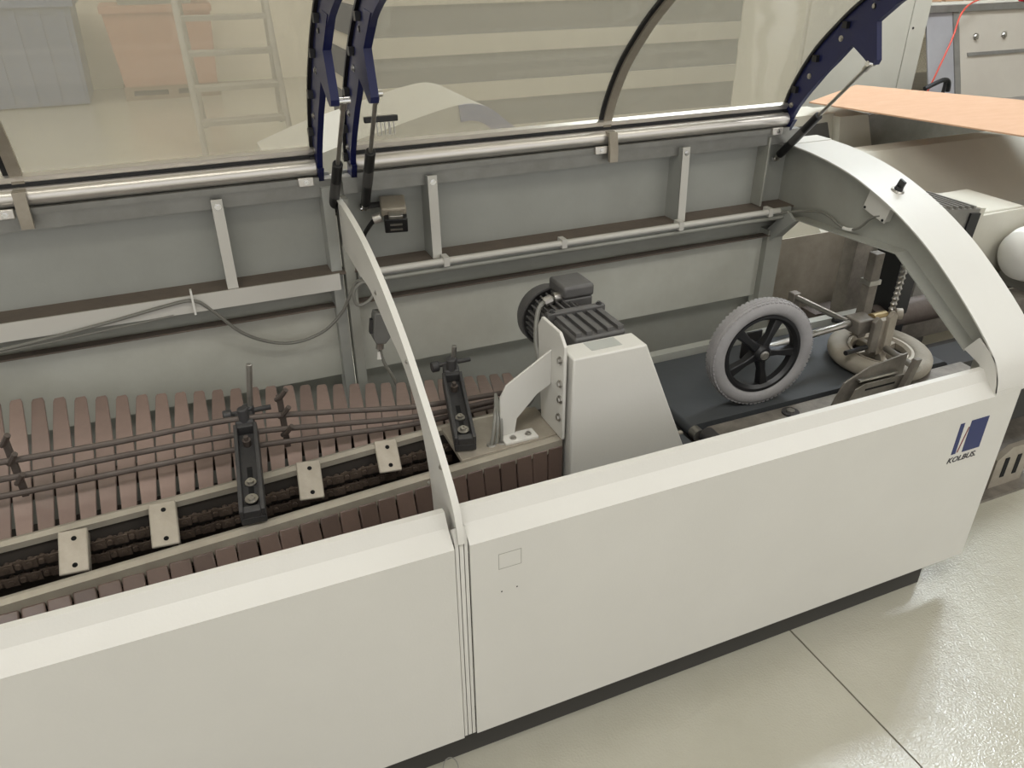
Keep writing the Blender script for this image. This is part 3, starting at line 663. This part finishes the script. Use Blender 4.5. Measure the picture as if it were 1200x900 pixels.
part('short_roller', G().cyl((0.70, 0.285, 0.515), (0.76, 0.285, 0.515), 0.016, 18), steel, t)
part('table_leg', G().box(0.69, 0.72, 0.40, 0.60, 0.30, 0.515), rust, t)

# ------------------------------------------------------------------ wheels
def wheel(name, lab, c, axis, roll, ro, wid, rimm, tyrem, spokes=5, rim_r=0.66):
    ax = Vector(axis).normalized(); q = ax.to_track_quat('Z', 'Y').to_matrix().to_4x4()
    M = Matrix.Translation(c) @ q @ Matrix.Rotation(roll, 4, 'Z')
    t = thing(name, lab, 'wheel', (c[0], c[1], c[2] - ro))
    ri = ro * rim_r; w = wid / 2
    prof = []
    for k in range(20):
        a = 2 * math.pi * k / 20; rm = (ro + ri) / 2; hr_ = (ro - ri) / 2
        ca, sa = math.cos(a), math.sin(a)
        prof.append((rm + hr_ * math.copysign(abs(ca) ** 0.85, ca), w * math.copysign(abs(sa) ** 0.8, sa)))
    ty = part('tyre', G().lathe(prof, M, 64, True), tyrem, t, 'grey ribbed tyre' if tyrem is tyre_m else None)
    g = G()
    for row in (-0.34, -0.17, 0.0, 0.17, 0.34) if tyrem is tyre_m else ():
        for k in range(72):
            a = 2 * math.pi * (k + (0.5 if row in (-0.17, 0.17) else 0)) / 72
            rr = ro - 0.0012 - abs(row) ** 2 * 0.03
            g.box(rr - .004, rr + .0016, -0.0042, 0.0042, row * wid - .0032, row * wid + .0032, M @ Matrix.Rotation(a, 4, 'Z') @ Matrix.Rotation(0.0, 4, 'X'))
    if tyrem is tyre_m: part('tread', g, tyrem, ty, kind='stuff')
    rl = part('rim', G().lathe([(ri + .002, -w * .72), (ri - .006, -w * .72), (ri - .014, -w * .35), (ri - .014, w * .35), (ri - .006, w * .72), (ri + .002, w * .72)], M, 56, True), rimm, t)
    part('hub', G().lathe([(0, -w * .9), (0.020, -w * .9), (0.024, -w * .5), (0.024, w * .6), (0.018, w * .95), (0, w * .95)], M, 28), rimm, t)
    for k in range(spokes):
        S = M @ Matrix.Rotation(2 * math.pi * k / spokes, 4, 'Z')
        g = G(); n = ri - 0.010
        vs = []
        for (r0, hw, z0, z1) in ((0.016, 0.015, -w * .5, w * .5), (n * .5, 0.011, -w * .3, w * .45), (n, 0.018, -w * .35, w * .4)):
            vs.append([(r0, -hw, z0), (r0, -hw * .7, z1), (r0, hw * .7, z1), (r0, hw, z0)])
        V = [[g.bm.verts.new(S @ Vector(p)) for p in ring] for ring in vs]
        for a, b in zip(V, V[1:]):
            for j in range(4): g.bm.faces.new([a[j], a[(j + 1) % 4], b[(j + 1) % 4], b[j]])
        g.bm.faces.new(V[0]); g.bm.faces.new(V[-1][::-1])
        part('spoke', g, rimm, t, bev=0.002)
    cap = part('axle_bolt', G().lathe([(0, w * .9), (0.013, w * .9), (0.013, w * 1.0), (0.009, w * 1.05), (0.009, w * 1.2), (0, w * 1.2)], M, 18), steel, t)
    return t
wheel('upright_wheel', 'upright wheel with grey tyre and five black spokes standing on the belt', (1.004, 0.398, 0.704), (-0.119, -0.993, 0.02), R(-6), 0.156, 0.052, black, tyre_m, 5, 0.72)
wheel('flat_wheel', 'flat lying wheel with beige tyre and pale spokes near the arch', (1.515, 0.44, 0.577), (0.0, -0.06, 1.0), R(20), 0.152, 0.05, zinc, tyre_b, 5, 0.62)
# arm that carries the upright wheel
t = thing('wheel_arm', 'two crossed steel bars behind the upright wheel', 'bar', (1.36, 0.6, 0.56))
part('round_bar', G().cyl((1.04, 0.455, 0.672), (1.40, 0.475, 0.682), 0.011, 16), steel, t)
part('round_bar', G().cyl((1.43, 0.745, 0.66), (1.40, 0.48, 0.685), 0.0095, 16), steel, t)
pv = part('pivot_block', G().box(1.415, 1.445, 0.73, 0.76, 0.56, 0.675), worn_m, t, bev=0.003)
part('axle_plate', G().box(0.985, 1.05, 0.448, 0.456, 0.66, 0.74), iron, t, bev=0.003)
# height adjuster over the flat wheel
t = thing('height_adjuster', 'steel height adjuster with black handles above the flat wheel', 'mechanism', (1.48, 0.45, 0.58))
part('clamp_block', G().box(1.405, 1.475, 0.44, 0.50, 0.655, 0.70), worn_m, t, bev=0.004)
part('side_cheek', G().prism([(1.49, 0.60), (1.52, 0.60), (1.52, 0.71), (1.505, 0.73), (1.49, 0.71)], 'y', 0.41, 0.425), zinc, t, bev=0.002)
part('side_cheek', G().prism([(1.44, 0.60), (1.47, 0.60), (1.47, 0.70), (1.455, 0.715), (1.44, 0.70)], 'y', 0.415, 0.43), worn_m, t, bev=0.002)
part('roller', G().cyl((1.465, 0.455, 0.69), (1.52, 0.455, 0.69), 0.02, 20), mat('brass_roller', (140, 122, 84), 0.4, 0.5), t)
part('slotted_upright', G().box(1.475, 1.525, 0.42, 0.44, 0.585, 0.70), zinc, t, bev=0.002)
part('threaded_rod', G().tube([(1.535 + 0.0004 * k, 0.45, 0.70 + 0.0055 * k) for k in range(0, 36)], 0.008, 12, True, [0.011 if k % 3 == 0 else 0.0075 for k in range(36)]), steel, t)
part('post', G().box(1.50, 1.535, 0.52, 0.55, 0.55, 0.87), worn_m, t, bev=0.002)
part('post_sleeve', G().box(1.495, 1.54, 0.515, 0.555, 0.77, 0.785), steel, t)
part('handle', G().cyl((1.335, 0.405, 0.628), (1.43, 0.42, 0.622), 0.0075, 12), black, t)
part('handle', G().cyl((1.36, 0.50, 0.69), (1.42, 0.49, 0.672), 0.0075, 12), black, t)
part('thumb_screw', G().cyl((1.53, 0.43, 0.71), (1.545, 0.42, 0.71), 0.017, 16), zinc, t)
part('cross_bar', G().cyl((1.49, 0.40, 0.615), (1.455, 0.25, 0.625), 0.010, 14), steel, t)
part('axle', G().cyl((1.515, 0.44, 0.56), (1.515, 0.44, 0.66), 0.012, 14), steel, t)
t = thing('side_guide', 'slotted steel side guide plate standing along the front edge of the belt', 'plate', (1.32, 0.28, 0.548))
part('guide_plate', G().prism([(1.19, 0.548), (1.22, 0.615), (1.30, 0.648), (1.44, 0.665), (1.44, 0.548)], 'y', 0.283, 0.288), worn_m, t, bev=0.001)
part('front_plate', G().prism([(1.225, 0.548), (1.245, 0.598), (1.275, 0.61), (1.42, 0.61), (1.42, 0.548)], 'y', 0.262, 0.267), worn_m, t, bev=0.001)
part('slot', G().box(1.28, 1.39, 0.2615, 0.2622, 0.588, 0.594), hole_m, t)
part('slot_bar', G().box(1.26, 1.40, 0.268, 0.283, 0.616, 0.622), steel, t)
part('stand', G().prism([(1.395, 0.548), (1.425, 0.548), (1.455, 0.66), (1.435, 0.66)], 'y', 0.245, 0.26), worn_m, t, bev=0.001)

# ------------------------------------------------------------------ limit switch, plug and cables
t = thing('limit_switch', 'black and silver interlock switch hanging on the back wall beside the right strut', 'switch', (0.13, 0.88, 1.03))
S = Matrix.Translation((0.135, 0.88, 1.062)) @ Matrix.Rotation(R(-12), 4, 'Z') @ Matrix.Rotation(R(12), 4, 'X')
part('switch_body', G().box(-0.03, 0.03, -0.045, 0.0, -0.028, 0.012, S), black, t, bev=0.003)
part('metal_cap', G().box(-0.036, 0.030, -0.02, 0.055, 0.006, 0.03, S), zinc, t, bev=0.004)
part('actuator', G().box(-0.018, 0.018, -0.046, -0.02, 0.012, 0.022, S), steel, t, bev=0.002)
g = G()
for z in (-0.020, -0.006): g.box(-0.016, 0.016, -0.0465, -0.045, z, z + 0.005, S)
part('contact_slot', g, steel, t, split=2)
part('gland', G().cyl((0.098, 0.88, 1.062), (0.078, 0.885, 1.055), 0.013, 14), alu, t)
part('cable', G().tube(spline([(0.08, 0.885, 1.055), (0.065, 0.90, 1.03), (0.055, 0.92, 1.0), (0.05, 0.925, 0.95)], 5), 0.006, 8), rubber, t)
part('backing_bracket', G().box(0.06, 0.15, 0.92, YB, 1.075, 1.082), iron, t)
t = thing('plug_connector', 'grey plug connector hanging on a cable right behind the divider', 'connector', (0.055, 0.80, 0.70))
S = Matrix.Translation((0.052, 0.80, 0.79)) @ Matrix.Rotation(R(8), 4, 'Y')
part('shell', G().prism([(-0.022, 0.042), (0.018, 0.042), (0.024, 0.03), (0.024, -0.03), (0.012, -0.048), (-0.014, -0.048), (-0.024, -0.03), (-0.024, 0.03)], 'y', -0.018, 0.018, S), plug_m, t, bev=0.003)
part('latch', G().box(0.024, 0.030, -0.008, 0.008, -0.02, 0.02, S).box(-0.031, -0.024, -0.008, 0.008, -0.02, 0.02, S), iron, t)
part('gland', G().cyl(S @ Vector((0, 0, -0.048)), S @ Vector((0, 0, -0.068)), 0.011, 12), steel, t)
part('gland', G().cyl(S @ Vector((0, 0, 0.042)), S @ Vector((0, 0, 0.06)), 0.010, 12), zinc, t)
part('cable_tag', G().box(-0.006, 0.006, -0.003, 0.003, -0.10, -0.076, S), white_p, t)
part('cable', G().tube(spline([tuple(S @ Vector((0, 0, -0.066))), (0.05, 0.80, 0.68), (0.07, 0.80, 0.63), (0.09, 0.80, 0.57)], 5), 0.0045, 8), cable_m, t)
part('cable', G().tube(spline([tuple(S @ Vector((0, 0, 0.058))), (0.045, 0.80, 0.875), (0.02, 0.80, 0.92), (-0.01, 0.80, 0.90), (-0.005, 0.80, 0.86), (0.03, 0.80, 0.87), (0.05, 0.81, 0.91), (0.03, 0.84, 0.94), (0.02, 0.88, 1.0)], 6), 0.0045, 8), cable_m, t)
t = thing('wall_cable', 'grey cable drooping along the left back wall from a tie on the ledge', 'cable', (-0.3, 0.86, 0.73))
wc = spline([(-1.0, 0.86, 0.858), (-0.80, 0.862, 0.87), (-0.60, 0.862, 0.893), (-0.47, 0.862, 0.912), (-0.40, 0.862, 0.916), (-0.36, 0.87, 0.88), (-0.30, 0.885, 0.80), (-0.23, 0.89, 0.755), (-0.16, 0.89, 0.742), (-0.09, 0.885, 0.762), (-0.04, 0.87, 0.81), (-0.015, 0.855, 0.86), (0.01, 0.84, 0.91), (0.04, 0.82, 0.90)], 8)
part('cable', G().tube(wc, 0.0045, 8), cable_m, t)
part('cable_tie', G().box(-0.402, -0.397, 0.856, 0.87, 0.88, 0.945), white_p, t)
part('cable', G().tube([(-1.0, 0.86, 0.852), (-0.7, 0.863, 0.868), (-0.45, 0.865, 0.883)], 0.003, 8), cable_m, t)

# ------------------------------------------------------------------ neighbouring machine at the right
grey_p = mat('pale_neighbour_paint', (198, 195, 182), 0.45, 0, (184, 181, 168), 3, 0.8)
grey_s = mat('brushed_sheet_steel', (150, 148, 142), 0.4, 0.6, (118, 116, 112), 8, 0.8)
cab = thing('tall_cabinet', 'tall pale grey cabinet behind the end of the machine', 'cabinet', (3.9, 3.2, 0))
part('cabinet_body', G().box(3.3, 4.31, 3.0, 3.6, 0.0, 2.1), grey_p, cab, bev=0.004)
part('door', G().box(3.32, 4.15, 2.985, 3.0, 0.08, 2.05), grey_p, cab, bev=0.003)
part('side_strip', G().box(4.158, 4.30, 2.985, 3.0, 0.08, 2.05), grey_p, cab, bev=0.003)
g = G().cyl((4.185, 2.986, 1.19), (4.185, 2.982, 1.19), 0.008, 10); part('lock', g, black, cab)
nb = thing('neighbour_machine', 'pale machine section with a long sloped cover behind the end arch', 'machine', (3.0, 1.6, 0))
part('sloped_cover', G().prism([(1.35, 0.60), (1.62, 0.84), (1.72, 0.84), (1.72, 0.60)], 'x', 2.1, 5.2), grey_p, nb)
part('base_cabinet', G().box(2.1, 5.2, 1.36, 2.0, 0.0, 0.60), grey_p, nb)
part('shelf_rail', G().box(2.0, 5.2, 1.26, 1.36, 0.50, 0.56), grey_s, nb)
part('column', G().prism([(2.74, 0.6), (2.68, 0.93), (2.86, 0.93), (3.0, 0.6)], 'y', 1.95, 2.2), grey_p, nb)
part('window_frame', G().prism([(2.2, 0.7), (2.2, 0.94), (2.69, 0.94), (2.72, 0.7)], 'y', 2.0, 2.2), grey_p, nb)
part('smoked_window', G().prism([(2.45, 0.77), (2.45, 0.89), (2.645, 0.90), (2.70, 0.77)], 'y', 1.99, 2.0), mat('smoked_window', (96, 96, 94), 0.2, 0.0, (80, 80, 78), 6, 0.7), nb)
part('steel_side', G().prism([(3.0, 0.6), (2.865, 0.91), (3.3, 0.93), (4.3, 0.85), (4.3, 0.6)], 'y', 1.98, 2.0), grey_s, nb)
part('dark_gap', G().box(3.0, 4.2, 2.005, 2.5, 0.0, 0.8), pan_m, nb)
part('side_bench', G().box(3.9, 4.32, 2.5, 2.9, 0.0, 0.6), pan_m, nb)
t = thing('cardboard_sheet', 'large flat tan cardboard sheet lying across the neighbouring machine', 'cardboard', (2.9, 1.5, 0.99))
cs = [(2.525, 2.012), (3.05, 2.315), (3.15, 2.30), (3.80, 1.08), (4.05, 0.62), (3.02, 0.10)]
cs = [(2.525, 2.012), (3.112, 2.314), (3.501, 1.613), (4.02, 0.68), (3.05, 0.0), (2.771, 1.056)]
part('sheet', G().prism(cs, 'z', 0.997, 1.003), card_m, t)
t = thing('guarded_machine', 'grey machine with a slanted hazy guard panel beside the tall cabinet', 'machine', (5.2, 3.0, 0))
part('base', G().box(4.33, 7.0, 2.6, 4.0, 0.0, 0.72), grey_s, t)
part('guard_pane', G().prism([(2.85, 0.72), (3.05, 1.28), (3.06, 1.28), (2.86, 0.72)], 'x', 4.62, 7.0), mat('far_guard_pane', (172, 165, 152), 0.35, 0, (160, 152, 140), 2, 0.7), t)
part('guard_side', G().prism([(2.85, 0.72), (3.05, 1.28), (3.06, 1.28), (2.86, 0.72)], 'x', 4.34, 4.58), mat('far_guard_side', (150, 148, 148), 0.3, 0, (132, 130, 132), 3, 0.7), t)
part('frame_bar', G().prism([(2.84, 0.72), (3.045, 1.29), (3.075, 1.29), (2.87, 0.72)], 'x', 4.575, 4.625), grey_s, t)
part('frame_bar', G().box(4.33, 7.0, 3.03, 3.09, 1.27, 1.31), alu_dull, t)
part('pane_rail', G().prism([(2.94, 1.0), (2.95, 1.02), (2.965, 1.02), (2.955, 1.0)], 'x', 4.70, 7.0), grey_s, t)
g = G()
for x in (4.78, 5.05, 5.33): bolt(g, (x, 2.985, 1.115), (0, -0.94, 0.34), 0.016, 0.014)
part('pane_bolt', g, steel, t, split=3)
part('top', G().box(4.33, 7.0, 3.06, 4.0, 1.26, 1.30), grey_p, t)
t = thing('black_handle', 'black bent grip handle in front of the hazy guard panel', 'handle', (4.28, 2.72, 0.6))
part('grip', G().tube(spline([(4.11, 2.72, 0.86), (4.2, 2.72, 0.89), (4.27, 2.72, 0.905), (4.31, 2.72, 0.885), (4.32, 2.72, 0.83)], 5), 0.014, 10), black, t)
part('stalk', G().cyl((4.28, 2.72, 0.60), (4.28, 2.72, 0.90), 0.011, 10), black, t)
t = thing('orange_hose', 'thin orange hose looping over the guarded machine', 'hose', (4.5, 2.9, 0.9))
part('hose', G().tube(spline([(4.22, 2.80, 0.78), (4.28, 2.80, 0.95), (4.40, 2.85, 1.13), (4.55, 2.95, 1.27), (4.72, 3.0, 1.335), (5.0, 3.05, 1.345), (5.4, 3.05, 1.325)], 6), 0.0055, 8), red_m, t)
part('grip', G().cyl((5.2, 3.05, 1.335), (5.6, 3.04, 1.325), 0.022, 10), mat('red_grip', (190, 30, 48), 0.4), t)
for j, x in enumerate((4.80, 5.02, 5.25, 5.5)):
    names = ('first small brown box with dark opening from the cabinet on the guarded machine', 'second small brown box with dark opening from the cabinet on the guarded machine', 'third small brown box with dark opening from the cabinet on the guarded machine', 'fourth small brown box with dark opening from the cabinet on the guarded machine')
    t = thing('small_box', names[j], 'box', (x, 3.5, 1.30), 'small boxes on the far machine')
    part('carton', G().box(x - .09, x + .09, 3.42, 3.6, 1.30, 1.44), card_m, t, bev=0.004)
    part('dark_opening', G().box(x - .065, x + .065, 3.415, 3.42, 1.33, 1.41), black, t)
# small machinery right beyond the arch
t = thing('white_motor', 'white round motor end with black vent at the right edge beyond the arch', 'motor', (2.5, 0.8, 0.5))
M = Matrix.Translation((2.72, 0.80, 0.61)) @ Matrix.Rotation(R(-90), 4, 'Y')
part('round_shell', G().lathe([(0, 0.16), (0.06, 0.155), (0.095, 0.13), (0.112, 0.08), (0.112, -0.1), (0, -0.1)], M, 36), white_p, t)
part('vent', G().box(2.60, 2.72, 0.68, 0.70, 0.50, 0.62), black, t)
part('motor_foot', G().box(2.62, 2.78, 0.72, 0.88, 0.47, 0.52), grey_s, t)
t = thing('control_box', 'beige control box beside the white motor beyond the arch', 'box', (2.5, 1.0, 0.5))
part('box_body', G().box(2.32, 2.72, 0.93, 1.2, 0.45, 0.76), grey_p, t, bev=0.006)
part('box_lid', G().box(2.30, 2.74, 0.915, 0.93, 0.46, 0.755), grey_p, t, bev=0.004)
t = thing('ribbed_unit', 'grey ribbed drive unit just behind the arch', 'motor', (2.2, 0.95, 0.6))
rbm = Matrix.Translation((2.14, 0.86, 0.80)) @ Matrix.Rotation(R(6), 4, 'Y')
part('unit_body', G().box(-0.13, 0.10, -0.09, 0.12, -0.10, 0.06, rbm), grey_s, t, bev=0.003)
g = G()
for k in range(7): g.box(-0.12 + k * 0.03, -0.108 + k * 0.03, -0.09, 0.12, 0.06, 0.07, rbm)
part('rib', g, grey_s, t, split=7)
part('dark_end', G().box(0.05, 0.10, -0.097, -0.088, -0.09, 0.045, rbm), black, t)
part('end_cap', G().box(0.10, 0.125, -0.09, 0.12, -0.10, 0.062, rbm), grey_p, t)
part('unit_stand', G().box(2.08, 2.2, 0.82, 0.95, 0.0, 0.70), grey_s, t)
t = thing('frame_unit', 'low brown and grey machine frame beyond the end panel', 'machine', (2.2, 0.8, 0))
part('beam', G().box(1.75, 3.6, 0.72, 0.80, 0.40, 0.47), worn_m, t)
part('beam', G().box(1.75, 3.6, 0.95, 1.03, 0.38, 0.45), rust, t)
part('beam', G().box(1.75, 3.6, 0.50, 0.54, 0.34, 0.39), rust, t)
part('post', G().box(1.78, 1.86, 0.5, 1.03, 0.0, 0.40), pan_m, t)
part('post', G().box(3.0, 3.08, 0.5, 1.03, 0.0, 0.40), pan_m, t)
part('bed', G().box(1.87, 2.99, 0.55, 0.80, 0.28, 0.30), pan_m, t)
part('dark_block', G().box(1.66, 1.74, 0.56, 0.66, 0.55, 0.86), black, t)
part('roller', G().cyl((1.62, 0.60, 0.60), (1.95, 0.60, 0.60), 0.045, 20), rust, t)
part('back_plate', G().box(1.50, 2.1, 1.08, 1.085, 0.25, 0.72), zinc, t)
part('upright', G().box(1.72, 1.80, 0.80, 0.86, 0.45, 0.86), worn_m, t)
part('floor_shade_plate', G().box(1.72, 2.9, 0.24, 0.62, 0.0, 0.012), worn_m, t)  # thin dark sheet standing for dirty floor in shade
lb = part('leg_bracket', G().prism([(2.02, 0.012), (2.02, 0.13), (2.08, 0.17), (2.18, 0.17), (2.18, 0.012)], 'y', 0.28, 0.30), zinc, t)
part('bracket_slot', G().box(2.06, 2.08, 0.278, 0.281, 0.05, 0.13), hole_m, t); part('bracket_slot', G().box(2.12, 2.14, 0.278, 0.281, 0.05, 0.13), hole_m, t)
part('gap_shade_block', G().box(1.70, 2.3, 0.36, 0.48, 0.22, 0.52), black, t)  # black block standing for the shade in the gap beside the panel

# ------------------------------------------------------------------ things seen through the hoods
t = thing('blue_bin', 'large blue bin by the far wall seen through the left hood', 'bin', (-1.9, 10.6, 0))
part('bin_body', G().prism([(-2.62, 0.02), (-2.66, 1.12), (-1.16, 1.12), (-1.20, 0.02)], 'y', 10.0, 11.0), mat('bin_blue', (92, 104, 132), 0.6), t)
g = G()
for k in range(6): g.box(-2.55 + k * .25, -2.48 + k * .25, 9.97, 10.0, 0.05, 1.05)
part('bin_rib', g, mat('bin_blue', (92, 104, 132), 0.6), t, split=6)
part('bin_rim', G().box(-2.70, -1.12, 9.94, 11.02, 1.08, 1.16), mat('bin_blue', (92, 104, 132), 0.6), t)
t = thing('pallet_carton', 'large red brown carton on a pallet seen through the left hood', 'carton', (-0.25, 10.6, 0))
bb = mat('carton_brown', (168, 126, 104), 0.7)
part('carton', G().prism([(-0.78, 0.16), (-0.86, 1.02), (0.36, 1.02), (0.30, 0.16)], 'y', 10.1, 10.9), bb, t)
part('carton_rim', G().box(-0.88, 0.38, 10.07, 10.93, 0.98, 1.06), bb, t)
part('pallet', G().box(-0.80, 0.32, 10.1, 10.9, 0.0, 0.05).box(-0.80, 0.32, 10.1, 10.9, 0.11, 0.16).box(-0.8, -0.7, 10.1, 10.9, 0.05, 0.11).box(0.22, 0.32, 10.1, 10.9, 0.05, 0.11).box(-0.3, -0.18, 10.1, 10.9, 0.05, 0.11), mat('pallet_wood', (120, 100, 80), 0.8), t)
t = thing('grey_crate', 'grey green crate standing on the red brown carton', 'crate', (-0.3, 10.5, 1.06))
part('crate_body', G().prism([(-0.66, 1.06), (-0.69, 1.34), (0.18, 1.34), (0.16, 1.06)], 'y', 10.2, 10.7), mat('crate_grey', (128, 130, 120), 0.7), t)
part('crate_rim', G().box(-0.71, 0.20, 10.18, 10.72, 1.31, 1.36), mat('crate_grey', (128, 130, 120), 0.7), t)
t = thing('step_ladder', 'pale grey warehouse step ladder seen through the left hood', 'ladder', (0.3, 6.9, 0))
lad = mat('ladder_grey', (150, 146, 136), 0.5)
for sx in (-0.12, 0.66):
    part('front_rail', G().cyl((sx, 6.6, 0), (sx, 7.5, 2.2), 0.028, 10), lad, t)
    part('rear_leg', G().cyl((sx + .10, 8.0, 0), (sx + .02, 7.5, 2.2), 0.024, 10), lad, t)
for k in range(7):
    z = 0.28 + k * 0.28; y = 6.6 + z / 2.2 * 0.9
    part('step', G().box(-0.12, 0.66, y - 0.02, y + 0.16, z - 0.03, z + 0.01), lad, t)
ss = mat('sheet_stack_grey', (98, 97, 92), 0.6, 0, (88, 87, 83), 2, 0.7)
sw = mat('spacer_pale', (176, 169, 152), 0.7, 0, (166, 159, 143), 2, 0.7)
t = thing('banded_stack', 'wide dark grey rack banded with pale horizontal boards seen through the right hood', 'stack', (2.6, 5.2, 0))  # piled panels and spacer boards in one object, built for unclear bands
z = 0.0; j = 0
for hh in (0.22, 0.23, 0.20, 0.13, 0.20, 0.13, 0.20, 0.13, 0.2, 0.12):
    part('dark_panel' if j % 2 == 0 else 'pale_board', G().box(0.95 + (0 if j % 2 == 0 else .03), 4.15, 4.7 + (0 if j % 2 == 0 else -.02), 5.9, z, z + hh), ss if j % 2 == 0 else sw, t)
    z += hh; j += 1
t = thing('rear_machine_cover', 'low grey domed machine cover with a blue end band seen through the right hood', 'machine', (0.6, 2.3, 0))
DT = sp2([(0.0, 0.86), (0.2, 0.93), (0.415, 0.985), (0.65, 1.045), (0.80, 1.075), (0.88, 1.075), (0.95, 1.05), (1.02, 0.995), (1.065, 0.955), (1.10, 0.86)], 4)
part('domed_cover', G().prism([(0.0, 0.0)] + DT + [(1.10, 0.0)], 'y', 2.25, 2.9), mat('dome_grey', (170, 168, 158), 0.5), t)
EB = DT[16:34]
part('end_band', G().band(EB, offset(EB, 0.07), 'y', 2.24, 2.25), mat('band_blue', (96, 102, 142), 0.5), t)
t = thing('wire_loop', 'thin clear cable tie loop lying on the floor under the panel seam', 'cable tie', (-0.06, 0.005, 0))
part('loop', G().tube([(-0.06 + .018 * math.cos(k * math.pi / 8), 0.005 + .014 * math.sin(k * math.pi / 8), 0.004 + 0.02 * (1 + math.sin(k * math.pi / 8))) for k in range(17)], 0.0012, 6), cable_m, t)
part('tail', G().tube([(-0.076, 0.0, 0.016), (-0.082, -0.002, 0.006), (-0.10, -0.004, 0.002)], 0.0012, 6), cable_m, t)
bpy.context.view_layer.update()
